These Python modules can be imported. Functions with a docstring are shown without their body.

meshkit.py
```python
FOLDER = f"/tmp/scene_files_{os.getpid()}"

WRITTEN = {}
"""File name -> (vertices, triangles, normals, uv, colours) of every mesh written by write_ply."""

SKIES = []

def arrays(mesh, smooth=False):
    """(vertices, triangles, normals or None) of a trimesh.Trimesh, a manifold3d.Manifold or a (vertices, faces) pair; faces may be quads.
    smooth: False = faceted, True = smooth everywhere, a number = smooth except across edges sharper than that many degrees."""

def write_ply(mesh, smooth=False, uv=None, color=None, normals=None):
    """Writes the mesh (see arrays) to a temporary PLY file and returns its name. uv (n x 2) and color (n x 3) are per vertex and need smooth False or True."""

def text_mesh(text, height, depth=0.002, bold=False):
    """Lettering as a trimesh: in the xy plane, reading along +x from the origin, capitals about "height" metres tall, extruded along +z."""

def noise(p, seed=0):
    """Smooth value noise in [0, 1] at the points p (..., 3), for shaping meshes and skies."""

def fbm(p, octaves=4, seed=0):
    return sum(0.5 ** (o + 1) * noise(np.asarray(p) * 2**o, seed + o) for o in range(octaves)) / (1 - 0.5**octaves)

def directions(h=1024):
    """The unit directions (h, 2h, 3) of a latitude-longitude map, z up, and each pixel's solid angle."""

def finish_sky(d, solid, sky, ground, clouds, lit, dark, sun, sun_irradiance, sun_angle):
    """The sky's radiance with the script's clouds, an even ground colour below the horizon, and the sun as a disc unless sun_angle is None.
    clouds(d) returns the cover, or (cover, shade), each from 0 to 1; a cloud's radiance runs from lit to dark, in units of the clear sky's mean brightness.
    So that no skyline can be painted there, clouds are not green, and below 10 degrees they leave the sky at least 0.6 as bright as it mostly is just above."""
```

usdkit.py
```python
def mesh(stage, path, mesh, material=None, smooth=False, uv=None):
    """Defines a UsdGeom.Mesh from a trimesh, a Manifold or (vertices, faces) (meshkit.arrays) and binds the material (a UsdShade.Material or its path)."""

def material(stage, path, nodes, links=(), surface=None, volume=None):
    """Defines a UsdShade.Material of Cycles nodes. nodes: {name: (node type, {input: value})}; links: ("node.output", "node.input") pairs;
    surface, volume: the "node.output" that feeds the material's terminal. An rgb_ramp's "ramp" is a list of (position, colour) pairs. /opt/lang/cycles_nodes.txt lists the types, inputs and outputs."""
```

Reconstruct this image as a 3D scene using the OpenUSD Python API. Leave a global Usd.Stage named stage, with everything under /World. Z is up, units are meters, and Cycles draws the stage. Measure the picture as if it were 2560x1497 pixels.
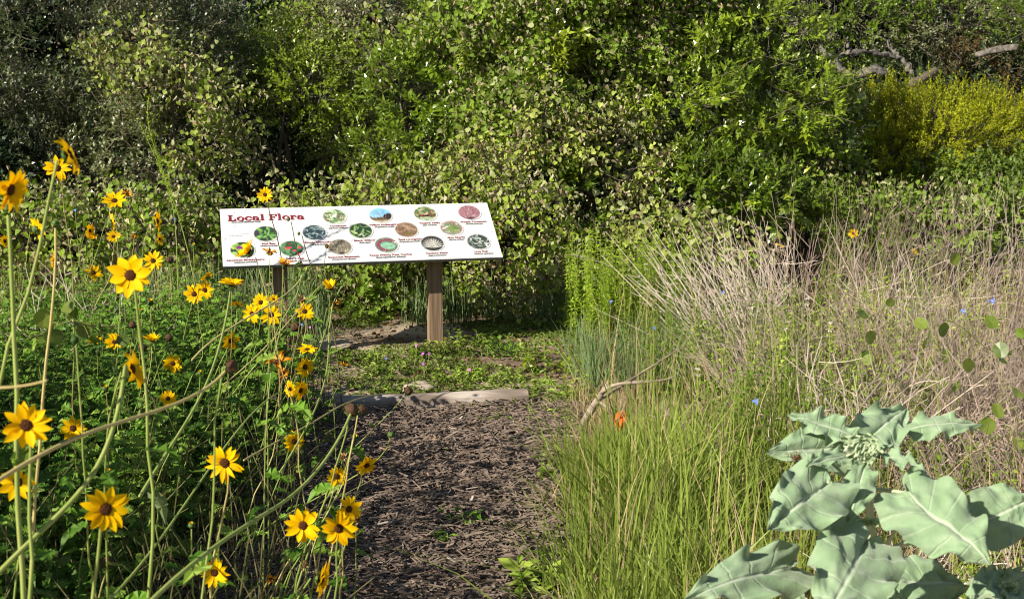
import math, random
import numpy as np, trimesh, usdkit, meshkit
from pxr import Usd, UsdGeom, UsdLux, UsdShade, Gf, Sdf, Vt

stage = Usd.Stage.CreateInMemory()
UsdGeom.SetStageUpAxis(stage, UsdGeom.Tokens.z)
UsdGeom.SetStageMetersPerUnit(stage, 1.0)
UsdGeom.Xform.Define(stage, '/World')
stage.SetDefaultPrim(stage.GetPrimAtPath('/World'))
UsdGeom.Scope.Define(stage, '/World/Looks')

# ---------------------------------------------------------------- camera, sky, sun
CAM_H, FPX, HORIZON = 1.65, 3200.0, 190.0
PITCH = math.atan((748.5 - HORIZON) / FPX)
cam = UsdGeom.Camera.Define(stage, '/World/camera')
cam.CreateHorizontalApertureAttr(36.0)
cam.CreateFocalLengthAttr(45.0)
cam.CreateFStopAttr(9.0)
cam.CreateFocusDistanceAttr(5.6)
cam.CreateClippingRangeAttr(Gf.Vec2f(0.05, 5000))
cam.AddTranslateOp().Set(Gf.Vec3d(0, 0, CAM_H))
cam.AddRotateXOp().Set(90 - math.degrees(PITCH))
cam.CreateExposureAttr(0.88)

SUN_EL, SUN_AZ = math.radians(31), math.radians(54)      # azimuth: from behind the camera towards its left
SUN = np.array([-math.sin(SUN_AZ) * math.cos(SUN_EL), -math.cos(SUN_AZ) * math.cos(SUN_EL), math.sin(SUN_EL)])
usdkit.material(stage, '/World/Looks/sky_light', {
    's': ('sky_texture', {'sky_type': 'single_scattering', 'sun_disc': False, 'sun_elevation': SUN_EL, 'sun_rotation': math.atan2(SUN[0], SUN[1]), 'air_density': 1.0, 'aerosol_density': 1.0}),
    'b': ('background_shader', {'strength': 0.05})}, [('s.color', 'b.color')], surface='b.background')
dome = UsdLux.DomeLight.Define(stage, '/World/sky')
UsdShade.MaterialBindingAPI.Apply(dome.GetPrim()).Bind(UsdShade.Material.Get(stage, '/World/Looks/sky_light'))
dome.GetPrim().SetCustomDataByKey('kind', 'structure')
sun = UsdLux.DistantLight.Define(stage, '/World/sun')
sun.CreateNormalizeAttr(True)
sun.CreateIntensityAttr(1.25)
sun.CreateAngleAttr(0.53)
sun.CreateColorAttr(Gf.Vec3f(1.0, 0.91, 0.76))
sun.AddRotateXYZOp().Set(Gf.Vec3f(90 - math.degrees(SUN_EL), 0, math.degrees(math.atan2(SUN[0], -SUN[1]))))

# ---------------------------------------------------------------- helpers
R3 = np.random.default_rng(7)
FW = np.array([0, math.cos(PITCH), -math.sin(PITCH)])
UP = np.array([0, math.sin(PITCH), math.cos(PITCH)])
Z = np.array([0, 0, 1.0])

def at(px, py, Y):
    """The point of the place that the photograph shows at (px, py), Y metres ahead of the camera."""
    d = np.array([(px - 1280) / FPX, 0, 0]) + UP * ((748.5 - py) / FPX) + FW
    return np.array([0, 0, CAM_H]) + d * (Y / d[1])

def ground_at(px, py, z=0.0):
    d = np.array([(px - 1280) / FPX, 0, 0]) + UP * ((748.5 - py) / FPX) + FW
    return np.array([0, 0, CAM_H]) + d * ((z - CAM_H) / d[2])

def ppm(Y):
    return FPX / (Y * math.cos(PITCH))

def nrm(v):
    v = np.asarray(v, float)
    return v / np.maximum(np.linalg.norm(v, axis=-1, keepdims=True), 1e-9)

used = {}
def path_for(name, parent=None):
    base = f'/World/{name}' if parent is None else f'{parent.GetPath()}/{name}'
    k = used.get(base, 0)
    used[base] = k + 1
    return base if k == 0 else f'{base}_{k:03d}'

def tag(p, label=None, cat=None, group=None, kind=None):
    p = p.GetPrim()
    for k, v in (('label', label), ('category', cat), ('group', group), ('kind', kind)):
        if v:
            p.SetCustomDataByKey(k, v)
    return p

def put(name, v, f, mat, parent=None, uv=None, smooth=False, color=None, label=None):
    m = UsdGeom.Mesh.Define(stage, path_for(name, parent))
    v = np.asarray(v, np.float32); f = np.asarray(f, np.int32)
    k = f.shape[1]
    m.CreatePointsAttr(Vt.Vec3fArray.FromNumpy(v))
    m.CreateFaceVertexCountsAttr(Vt.IntArray.FromNumpy(np.full(len(f), k, np.int32)))
    m.CreateFaceVertexIndicesAttr(Vt.IntArray.FromNumpy(np.ascontiguousarray(f).ravel()))
    m.CreateSubdivisionSchemeAttr('none')
    m.CreateDoubleSidedAttr(True)
    if smooth:
        q = f if k == 3 else np.vstack([f[:, [0, 1, 2]], f[:, [0, 2, 3]]])
        n = np.zeros(v.shape)
        fn = np.cross(v[q[:, 1]] - v[q[:, 0]], v[q[:, 2]] - v[q[:, 0]])
        for j in range(3):
            np.add.at(n, q[:, j], fn)
        m.CreateNormalsAttr(Vt.Vec3fArray.FromNumpy(nrm(n).astype(np.float32)))
        m.SetNormalsInterpolation('vertex')
    if uv is not None:
        UsdGeom.PrimvarsAPI(m).CreatePrimvar('st', Sdf.ValueTypeNames.TexCoord2fArray, 'vertex').Set(Vt.Vec2fArray.FromNumpy(np.asarray(uv, np.float32)))
    if color is not None:
        UsdGeom.PrimvarsAPI(m).CreatePrimvar('paint', Sdf.ValueTypeNames.Color3fArray, 'vertex').Set(Vt.Vec3fArray.FromNumpy(np.asarray(color, np.float32)))
    UsdShade.MaterialBindingAPI.Apply(m.GetPrim()).Bind(mat)
    if label:
        m.GetPrim().SetCustomDataByKey('label', label)
    return m.GetPrim()

def thing(name, label, cat, loc=(0, 0, 0), group=None, kind=None):
    x = UsdGeom.Xform.Define(stage, path_for(name))
    x.AddTranslateOp().Set(Gf.Vec3d(*map(float, loc)))
    p = tag(x, label, cat, group, kind)
    origins[str(p.GetPath())] = np.array(loc, float)
    return p
origins = {}

def part(name, v, f, mat, t, **kw):
    """A part of thing t, its points given in the place's own coordinates."""
    o = origins.get(str(t.GetPath()), None)
    if o is None:
        o = origins['/'.join(str(t.GetPath()).split('/')[:3])]
    return put(name, np.asarray(v) - o, f, mat, t, **kw)

class Pile:
    """Collects triangles that become one mesh."""
    def __init__(s): s.v, s.f, s.uv, s.n = [], [], [], 0
    def add(s, v, f, uv=None):
        f = np.asarray(f)
        if f.shape[1] == 4:
            f = np.vstack([f[:, [0, 1, 2]], f[:, [0, 2, 3]]])
        s.v.append(np.asarray(v, float)); s.f.append(f + s.n); s.n += len(v)
        if uv is not None: s.uv.append(uv)
        return s
    def get(s): return np.vstack(s.v), np.vstack(s.f)
    def UV(s): return np.vstack(s.uv) if s.uv else None

def bezier(ps, n):
    ps = [np.asarray(p, float) for p in ps]
    t = np.linspace(0, 1, n)[:, None]
    while len(ps) > 1:
        ps = [a * (1 - t) + b * t for a, b in zip(ps[:-1], ps[1:])]
    return ps[0]

def spline(pts, n):
    from scipy.interpolate import CubicSpline
    pts = np.asarray(pts, float)
    s = np.r_[0, np.cumsum(np.linalg.norm(np.diff(pts, axis=0), axis=1))]
    return CubicSpline(s, pts)(np.linspace(0, s[-1], n))

def tube(p, r, sides=5, cap=True):
    p = np.asarray(p, float)
    n = len(p)
    r = np.broadcast_to(r, (n,)).astype(float)
    t = nrm(np.gradient(p, axis=0))
    ref = np.array([0.31, 0.17, 0.93]) if abs(t[:, 2]).mean() < 0.8 else np.array([0.95, 0.25, 0.1])
    a = nrm(np.cross(t, ref)); b = np.cross(t, a)
    ang = np.arange(sides) * 2 * np.pi / sides
    v = (p[:, None] + r[:, None, None] * (np.cos(ang)[None, :, None] * a[:, None] + np.sin(ang)[None, :, None] * b[:, None])).reshape(-1, 3)
    i, j = np.meshgrid(np.arange(n - 1), np.arange(sides), indexing='ij')
    q = np.stack([i * sides + j, i * sides + (j + 1) % sides, (i + 1) * sides + (j + 1) % sides, (i + 1) * sides + j], -1).reshape(-1, 4)
    f = np.vstack([q[:, [0, 1, 2]], q[:, [0, 2, 3]]])
    if cap:
        v = np.vstack([v, p[-1:], p[:1]])
        k = len(v) - 2
        e = (n - 1) * sides
        f = np.vstack([f, [[e + m, e + (m + 1) % sides, k] for m in range(sides)], [[(m + 1) % sides, m, k + 1] for m in range(sides)]])
    return v, f

def many_tubes(P0, P1, P2, r0, r1, seg=3, sides=3):
    """Many thin stems at once: quadratic curves P0-P1-P2, radii r0 to r1."""
    M = len(P0)
    t = np.linspace(0, 1, seg + 1)[None, :, None]
    c = P0[:, None] * (1 - t) ** 2 + 2 * P1[:, None] * t * (1 - t) + P2[:, None] * t * t
    tan = nrm(np.gradient(c, axis=1))
    a = nrm(np.cross(tan, np.array([0.93, 0.21, 0.3]))); b = np.cross(tan, a)
    r = (np.asarray(r0)[:, None] * (1 - t[..., 0]) + np.asarray(r1)[:, None] * t[..., 0])
    ang = np.arange(sides) * 2 * np.pi / sides
    v = c[:, :, None] + r[:, :, None, None] * (np.cos(ang)[None, None, :, None] * a[:, :, None] + np.sin(ang)[None, None, :, None] * b[:, :, None])
    i, j = np.meshgrid(np.arange(seg), np.arange(sides), indexing='ij')
    q = np.stack([i * sides + j, i * sides + (j + 1) % sides, (i + 1) * sides + (j + 1) % sides, (i + 1) * sides + j], -1).reshape(-1, 4)
    q = np.vstack([q[:, [0, 1, 2]], q[:, [0, 2, 3]]])
    per = (seg + 1) * sides
    f = (q[None] + (np.arange(M) * per)[:, None, None]).reshape(-1, 3)
    return v.reshape(-1, 3), f

# ---- leaves: templates in (along, across, up) with the leaf one long and one wide
def tpl(kind):
    if kind == 'blade2':      # folded diamond, two triangles
        v = [(0, 0, 0), (.45, .5, .07), (1, 0, -.05), (.45, -.5, .07)]
        f = [(0, 2, 1), (0, 3, 2)]
    elif kind == 'lance':     # folded, four triangles, bent tip
        v = [(0, 0, 0), (.42, .5, .06), (.5, 0, .04), (.42, -.5, .06), (1, 0, -.12)]
        f = [(0, 2, 1), (0, 3, 2), (1, 2, 4), (2, 3, 4)]
    elif kind == 'oval':
        v = [(0, 0, 0), (.22, .4, .07), (.22, -.4, .07), (.6, .5, .08), (.6, -.5, .08), (1, 0, -.08), (.5, 0, 0)]
        f = [(0, 6, 1), (0, 2, 6), (1, 6, 3), (2, 4, 6), (3, 6, 5), (4, 5, 6)]
    elif kind == 'grape':     # broad, heart-shaped with shallow points, cupped
        v = [(0, 0, .02), (-.14, .3, .06), (.2, .54, .16), (.55, .42, .08), (1, 0, -.14), (.55, -.42, .05), (.2, -.54, .13), (-.14, -.3, .06), (.4, 0, -.04)]
        f = [(8, 1, 0), (8, 2, 1), (8, 3, 2), (8, 4, 3), (8, 5, 4), (8, 6, 5), (8, 7, 6), (8, 0, 7)]
    elif kind == 'curled':    # withered, rolled along its length
        v = [(0, 0, 0), (.2, .28, .34), (.6, .3, .3), (1, .1, -.25), (.6, -.3, .22), (.2, -.28, .3), (.45, 0, -.05)]
        f = [(6, 1, 0), (6, 2, 1), (6, 3, 2), (6, 4, 3), (6, 5, 4), (6, 0, 5)]
    elif kind == 'round':
        a = np.linspace(0, 2 * np.pi, 11)[:-1]
        v = [(.5 - .5 * math.cos(x), .5 * math.sin(x), .05 * math.cos(2 * x)) for x in a] + [(.5, 0, -.05)]
        v[0] = (.08, 0, 0)
        f = [(10, (i + 1) % 10, i) for i in range(10)]
    elif kind == 'toothed':   # wavy sunflower leaf with a few coarse teeth
        s = [(.04, .2), (.14, .44), (.24, .40), (.33, .5), (.43, .37), (.53, .41), (.64, .24), (.76, .22), (1, 0)]
        zz = [.0, .12, -.02, .1, .0, .09, -.03, .03, -.16]
        v = [(0, 0, 0)] + [(x, y, z) for (x, y), z in zip(s, zz)] + [(x, -y, -z * .6 + .05) for (x, y), z in zip(s[:-1], zz)] + [(.25, 0, -.03), (.6, 0, .0)]
        L = [0] + list(range(1, 10)); Rr = [0] + list(range(10, 18)) + [9]
        f = []
        for k in range(9):
            c = 18 if k < 4 else 19
            f += [(c, L[k + 1], L[k]), (c, Rr[k], Rr[k + 1])]
        f += [(18, 19, L[4]), (19, 18, Rr[4])]
    v = np.array(v, float); f = np.array(f)
    n = np.cross(v[f[:, 1]] - v[f[:, 0]], v[f[:, 2]] - v[f[:, 0]])
    flip = n[:, 2] < 0
    f[flip] = f[flip][:, ::-1]
    return v, f

TPL = {k: tpl(k) for k in ('blade2', 'lance', 'oval', 'grape', 'curled', 'round', 'toothed')}

def leaf_mesh(kind, P, D, N, L, W, bend=None):
    """Leaves of one kind: at P, growing along D, upper face towards N, L long and W wide. Returns (M, k, 3) vertices and the faces of one."""
    v, f = TPL[kind]
    D = nrm(D); S = nrm(np.cross(N, D)); N = np.cross(D, S)
    L = np.asarray(L)[:, None, None]; W = np.asarray(W)[:, None, None]
    out = P[:, None] + v[None, :, 0:1] * L * D[:, None] + v[None, :, 1:2] * W * S[:, None] + v[None, :, 2:3] * L * N[:, None]
    if bend is not None:
        out = out - np.array([0, 0, 1.0]) * (np.asarray(bend)[:, None, None] * L * v[None, :, 0:1] ** 2)
    return out, f

def merge(out, f):
    M, k, _ = out.shape
    return out.reshape(-1, 3), (f[None] + (np.arange(M) * k)[:, None, None]).reshape(-1, 3)

def spread(n, rng):
    """n random unit vectors."""
    return nrm(rng.normal(size=(n, 3)))
# ---------------------------------------------------------------- materials
def leafmat(name, tones, under=None, trans=0.3, rough=0.5, spec=0.22, tcol=None, vary=0.35):
    """tones: colours among which every leaf picks its own."""
    n = {'geo': ('geometry', {}), 'oi': ('object_info', {}),
         'add': ('math', {'math_type': 'add'}), 'fr': ('math', {'math_type': 'fraction'}),
         'ramp': ('rgb_ramp', {'ramp': list(tones)}),
         'nz': ('noise_texture', {'scale': 2.3, 'detail': 2.0}),
         'mr': ('map_range', {'from_min': .3, 'from_max': .7, 'to_min': 1 - vary, 'to_max': 1 + vary}),
         'hsv': ('hsv', {}),
         'p': ('principled_bsdf', {'roughness': rough, 'specular_ior_level': spec}),
         't': ('translucent_bsdf', {}), 'm': ('mix_closure', {'fac': trans}),
         'tc': ('mix', {'mix_type': 'multiply', 'fac': 1.0, 'color2': tcol or (1.25, 1.35, .55)})}
    l = [('geo.random_per_island', 'add.value1'), ('oi.random', 'add.value2'), ('add.value', 'fr.value1'), ('fr.value', 'ramp.fac'),
         ('geo.position', 'nz.vector'), ('nz.fac', 'mr.value'), ('mr.result', 'hsv.value'), ('ramp.color', 'hsv.color')]
    src = 'hsv.color'
    if under is not None:
        n['un'] = ('mix', {'mix_type': 'mix', 'color2': under})
        l += [('hsv.color', 'un.color1'), ('geo.backfacing', 'un.fac')]
        src = 'un.color'
    l += [(src, 'p.base_color'), (src, 'tc.color1'), ('tc.color', 't.color'), ('p.BSDF', 'm.closure1'), ('t.BSDF', 'm.closure2')]
    return usdkit.material(stage, '/World/Looks/' + name, n, l, surface='m.closure')

def plain(name, c, rough=0.6, c2=None, scale=30.0, spec=0.3, bump=0.0, stretch=(1, 1, 1)):
    """A noise-mottled solid material in object space."""
    n = {'tc': ('texture_coordinate', {}), 'mp': ('mapping', {'scale': stretch}), 'nz': ('noise_texture', {'scale': scale, 'detail': 4.0}),
         'ramp': ('rgb_ramp', {'ramp': [(.3, c), (.7, c2 or tuple(x * .7 for x in c))]}),
         'p': ('principled_bsdf', {'roughness': rough, 'specular_ior_level': spec})}
    l = [('tc.object', 'mp.vector'), ('mp.vector', 'nz.vector'), ('nz.fac', 'ramp.fac'), ('ramp.color', 'p.base_color')]
    if bump:
        n['b'] = ('bump', {'strength': bump, 'distance': .01})
        l += [('nz.fac', 'b.height'), ('b.normal', 'p.normal')]
    return usdkit.material(stage, '/World/Looks/' + name, n, l, surface='p.BSDF')

def islands(name, tones, rough=0.7, spec=0.2):
    """Every loose piece of a mesh has its own tone."""
    return usdkit.material(stage, '/World/Looks/' + name, {
        'geo': ('geometry', {}), 'oi': ('object_info', {}), 'add': ('math', {'math_type': 'add'}), 'fr': ('math', {'math_type': 'fraction'}),
        'ramp': ('rgb_ramp', {'ramp': list(tones)}), 'p': ('principled_bsdf', {'roughness': rough, 'specular_ior_level': spec})},
        [('geo.random_per_island', 'add.value1'), ('oi.random', 'add.value2'), ('add.value', 'fr.value1'), ('fr.value', 'ramp.fac'), ('ramp.color', 'p.base_color')], surface='p.BSDF')

M = {}
M['oak_leaf'] = leafmat('oak_leaf', [(.038, .055, .018), (.075, .10, .032), (.13, .15, .06), (.23, .235, .12)], under=(.22, .23, .14), trans=.15, rough=.38, spec=.6)
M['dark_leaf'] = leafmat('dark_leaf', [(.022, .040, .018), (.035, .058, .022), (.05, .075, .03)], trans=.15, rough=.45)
M['bright_leaf'] = leafmat('bright_leaf', [(.06, .115, .008), (.12, .195, .012), (.20, .285, .018), (.29, .36, .025)], under=(.16, .22, .05), trans=.35, rough=.32, spec=.7)
M['bay_leaf'] = leafmat('bay_leaf', [(.06, .12, .008), (.12, .20, .012), (.21, .30, .018), (.33, .39, .03)], under=(.17, .22, .06), trans=.35, rough=.3, spec=.8)
M['vine_leaf'] = leafmat('vine_leaf', [(.08, .14, .012), (.15, .235, .018), (.26, .335, .04), (.11, .18, .014), (.33, .38, .085), (.21, .28, .028)], under=(.30, .33, .15), trans=.25, rough=.6, spec=.25)
M['vine_dry'] = leafmat('vine_dry', [(.14, .10, .055), (.26, .21, .12), (.36, .31, .19), (.18, .135, .075), (.33, .30, .16), (.24, .24, .09)], under=(.38, .35, .23), trans=.15, rough=.8, spec=.15, tcol=(1, .9, .6))
M['yellow_leaf'] = leafmat('yellow_leaf', [(.20, .24, .010), (.30, .325, .014), (.39, .39, .02), (.20, .27, .014)], trans=.35, rough=.45)
M['lime_leaf'] = leafmat('lime_leaf', [(.11, .18, .025), (.16, .25, .035), (.21, .29, .05)], under=(.2, .26, .09), trans=.35, rough=.45)
M['brown_leaf'] = leafmat('brown_leaf', [(.08, .055, .03), (.13, .08, .04), (.17, .10, .05), (.07, .075, .03)], trans=.2, rough=.7)
M['bed_leaf'] = leafmat('bed_leaf', [(.05, .13, .010), (.095, .205, .018), (.15, .28, .028), (.23, .34, .05)], under=(.16, .22, .10), trans=.3, rough=.5, spec=.25)
M['weed_leaf'] = leafmat('weed_leaf', [(.11, .19, .02), (.19, .30, .03), (.28, .38, .055), (.36, .42, .09)], under=(.17, .21, .09), trans=.3, rough=.5)
M['goldenrod_leaf'] = leafmat('goldenrod_leaf', [(.22, .34, .02), (.32, .45, .03), (.42, .53, .07)], trans=.35, rough=.5)
M['mat_leaf'] = leafmat('mat_leaf', [(.14, .20, .035), (.23, .29, .06), (.31, .35, .10), (.36, .36, .15), (.34, .28, .16)], trans=.25, rough=.5)
M['grass_blade'] = leafmat('grass_blade', [(.03, .07, .008), (.07, .135, .013), (.125, .20, .024), (.21, .27, .05), (.33, .27, .13), (.05, .105, .011)], trans=.3, rough=.45)
M['blue_grass'] = leafmat('blue_grass', [(.13, .20, .08), (.21, .28, .13), (.30, .36, .19)], trans=.25, rough=.5)
M['dry_grass'] = leafmat('dry_grass', [(.30, .22, .12), (.40, .31, .18), (.48, .40, .27), (.25, .18, .12)], trans=.2, rough=.7)
M['round_leaf'] = leafmat('round_leaf', [(.10, .16, .02), (.15, .22, .035), (.21, .26, .05), (.09, .15, .02)], trans=.4, rough=.35, spec=.5)
M['petal'] = leafmat('petal', [(.80, .47, .0), (.86, .55, .0), (.90, .60, .002)], trans=.33, rough=.6, spec=.1, tcol=(1.15, 1.0, .4), vary=.06)
M['petal_old'] = leafmat('petal_old', [(.60, .24, .01), (.72, .34, .01), (.55, .26, .04)], trans=.25, rough=.6, spec=.2, tcol=(1.1, .9, .4), vary=.1)
M['petal_dry'] = leafmat('petal_dry', [(.42, .27, .13), (.5, .34, .18), (.34, .18, .08)], trans=.2, rough=.8, spec=.1, vary=.1)
M['petal_white'] = leafmat('petal_white', [(.62, .58, .48), (.72, .68, .6), (.58, .48, .42)], trans=.3, rough=.6, tcol=(1, 1, .9), vary=.05)
M['petal_blue'] = leafmat('petal_blue', [(.10, .19, .62), (.16, .27, .72)], trans=.3, rough=.6, tcol=(1, 1, 1.1), vary=.05)
M['petal_violet'] = leafmat('petal_violet', [(.48, .12, .50), (.56, .2, .6)], trans=.3, rough=.6, tcol=(1, 1, 1.1), vary=.05)
M['disc'] = plain('disc', (.035, .013, .007), .9, (.10, .04, .012), 420, .1, .6)
M['disc_dry'] = plain('disc_dry', (.05, .03, .018), .95, (.15, .085, .05), 420, .1, .6)
M['calyx'] = leafmat('calyx', [(.07, .14, .03), (.11, .19, .05), (.15, .23, .06)], trans=.2, rough=.6)
M['stem'] = plain('stem', (.19, .27, .045), .55, (.30, .34, .10), 22, .3, .15, (1, 1, .2))
M['stem_red'] = plain('stem_red', (.30, .20, .08), .6, (.24, .25, .08), 12, .3, .15, (1, 1, .3))
M['stem_dry'] = plain('stem_dry', (.50, .43, .17), .65, (.42, .34, .14), 22, .25, .15, (1, 1, .2))
M['stem_dark'] = plain('stem_dark', (.10, .115, .035), .7, (.14, .11, .05), 30)
M['twig'] = islands('twig', [(.17, .13, .105), (.33, .265, .215), (.48, .405, .335), (.60, .52, .44), (.40, .31, .255), (.24, .19, .155)])
M['twig_grey'] = islands('twig_grey', [(.07, .055, .042), (.11, .09, .07), (.19, .165, .135)])
M['silver_stem'] = plain('silver_stem', (.42, .46, .32), .75, (.35, .40, .25), 60, .2, .25, (1, 1, .15))

def silver():
    n = {'uv': ('attribute', {'attribute': 'st'}), 'sx': ('separate_xyz', {}),
         'av': ('math', {'math_type': 'absolute'}),
         # side veins: sawteeth that sweep forward from the midrib
         'sw': ('math', {'math_type': 'multiply_add', 'value2': -.05}),
         'fq': ('math', {'math_type': 'multiply', 'value2': 6.0}), 'fr': ('math', {'math_type': 'fraction'}),
         'c0': ('math', {'math_type': 'subtract', 'value2': .5}), 'c1': ('math', {'math_type': 'absolute'}),
         'vein': ('map_range', {'from_min': .0, 'from_max': .07, 'to_min': .38, 'to_max': 0.0, 'clamp': True}),
         'mid': ('map_range', {'from_min': .015, 'from_max': .085, 'to_min': 1.0, 'to_max': 0.0, 'clamp': True}),
         'mx': ('math', {'math_type': 'maximum'}),
         'geo': ('geometry', {}), 'nz': ('noise_texture', {'scale': 26.0, 'detail': 5.0, 'roughness': .6}),
         'ramp': ('rgb_ramp', {'ramp': [(.25, (.17, .275, .145)), (.5, (.22, .325, .19)), (.78, (.31, .40, .27))]}),
         'mix': ('mix', {'mix_type': 'mix', 'color2': (.42, .50, .37)}),
         'un': ('mix', {'mix_type': 'mix', 'color2': (.27, .34, .22)}),
         'bump': ('bump', {'strength': .5, 'distance': .006}), 'hh': ('math', {'math_type': 'multiply_add', 'value2': -1.2}),
         'p': ('principled_bsdf', {'roughness': .75, 'specular_ior_level': .2, 'sheen_weight': .25, 'sheen_roughness': .5}),
         't': ('translucent_bsdf', {'color': (.30, .42, .12)}), 'm': ('mix_closure', {'fac': .14})}
    l = [('uv.vector', 'sx.vector'), ('sx.y', 'av.value1'), ('av.value', 'sw.value1'), ('sx.x', 'sw.value3'), ('sw.value', 'fq.value1'),
         ('fq.value', 'fr.value1'), ('fr.value', 'c0.value1'), ('c0.value', 'c1.value1'), ('c1.value', 'vein.value'), ('av.value', 'mid.value'),
         ('vein.result', 'mx.value1'), ('mid.result', 'mx.value2'), ('geo.position', 'nz.vector'), ('nz.fac', 'ramp.fac'),
         ('ramp.color', 'mix.color1'), ('mx.value', 'mix.fac'), ('mix.color', 'un.color1'), ('geo.backfacing', 'un.fac'), ('un.color', 'p.base_color'),
         ('mx.value', 'hh.value1'), ('nz.fac', 'hh.value3'), ('hh.value', 'bump.height'), ('bump.normal', 'p.normal'),
         ('p.BSDF', 'm.closure1'), ('t.BSDF', 'm.closure2')]
    return usdkit.material(stage, '/World/Looks/silver_leaf', n, l, surface='m.closure')
M['silver_leaf'] = silver()
M['silver_young'] = leafmat('silver_young', [(.33, .43, .25), (.42, .51, .33), (.52, .58, .42)], trans=.2, rough=.8, spec=.1, vary=.1)

def soil():
    n = {'geo': ('geometry', {}), 'n1': ('noise_texture', {'scale': 1.6, 'detail': 6.0}), 'n2': ('noise_texture', {'scale': 45.0, 'detail': 4.0}),
         'r1': ('rgb_ramp', {'ramp': [(.36, (.14, .105, .075)), (.5, (.32, .26, .195)), (.62, (.50, .43, .34))]}),
         'r2': ('rgb_ramp', {'ramp': [(.3, (.55, .5, .45)), (.7, (1.15, 1.1, 1.05))]}), 'mx': ('mix', {'mix_type': 'multiply', 'fac': 1.0}),
         'b': ('bump', {'strength': .6, 'distance': .02}), 'p': ('principled_bsdf', {'roughness': .95, 'specular_ior_level': .1})}
    return usdkit.material(stage, '/World/Looks/soil', n, [('geo.position', 'n1.vector'), ('geo.position', 'n2.vector'), ('n1.fac', 'r1.fac'), ('n2.fac', 'r2.fac'), ('r1.color', 'mx.color1'), ('r2.color', 'mx.color2'),
        ('mx.color', 'p.base_color'), ('n2.fac', 'b.height'), ('b.normal', 'p.normal')], surface='p.BSDF')
M['soil'] = soil()
M['mulch'] = plain('mulch', (.085, .062, .048), .95, (.18, .135, .105), 38, .1, .8)
M['chip'] = islands('chip', [(.075, .055, .045), (.22, .17, .135), (.38, .315, .265), (.12, .092, .075), (.52, .455, .40), (.24, .185, .15), (.32, .19, .12), (.17, .13, .108)], .85)
M['sand_stone'] = plain('sand_stone', (.46, .39, .31), .95, (.36, .30, .23), 14, .1, .4)

def wood(name, a, b, c, scale, stretch):
    n = {'tc': ('texture_coordinate', {}), 'mp': ('mapping', {'scale': stretch}),
         'w': ('wave_texture', {'wave_type': 'bands', 'bands_direction': 'x', 'scale': scale, 'distortion': 5.0, 'detail': 3.0, 'detail_scale': 1.2}),
         'nz': ('noise_texture', {'scale': 9.0, 'detail': 5.0}), 'r': ('rgb_ramp', {'ramp': [(.1, a), (.55, b), (.95, c)]}),
         'r2': ('rgb_ramp', {'ramp': [(.3, (.7, .68, .66)), (.7, (1.15, 1.12, 1.1))]}), 'mx': ('mix', {'mix_type': 'multiply', 'fac': 1.0}),
         'b': ('bump', {'strength': .5, 'distance': .004}), 'p': ('principled_bsdf', {'roughness': .8, 'specular_ior_level': .2})}
    return usdkit.material(stage, '/World/Looks/' + name, n, [('tc.object', 'mp.vector'), ('mp.vector', 'w.vector'), ('mp.vector', 'nz.vector'), ('w.fac', 'r.fac'), ('nz.fac', 'r2.fac'), ('r.color', 'mx.color1'), ('r2.color', 'mx.color2'),
        ('mx.color', 'p.base_color'), ('w.fac', 'b.height'), ('b.normal', 'p.normal')], surface='p.BSDF')
M['post_wood'] = plain('post_wood', (.31, .215, .145), .85, (.17, .115, .075), 55, .15, .5, (1, 1, .035))
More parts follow.
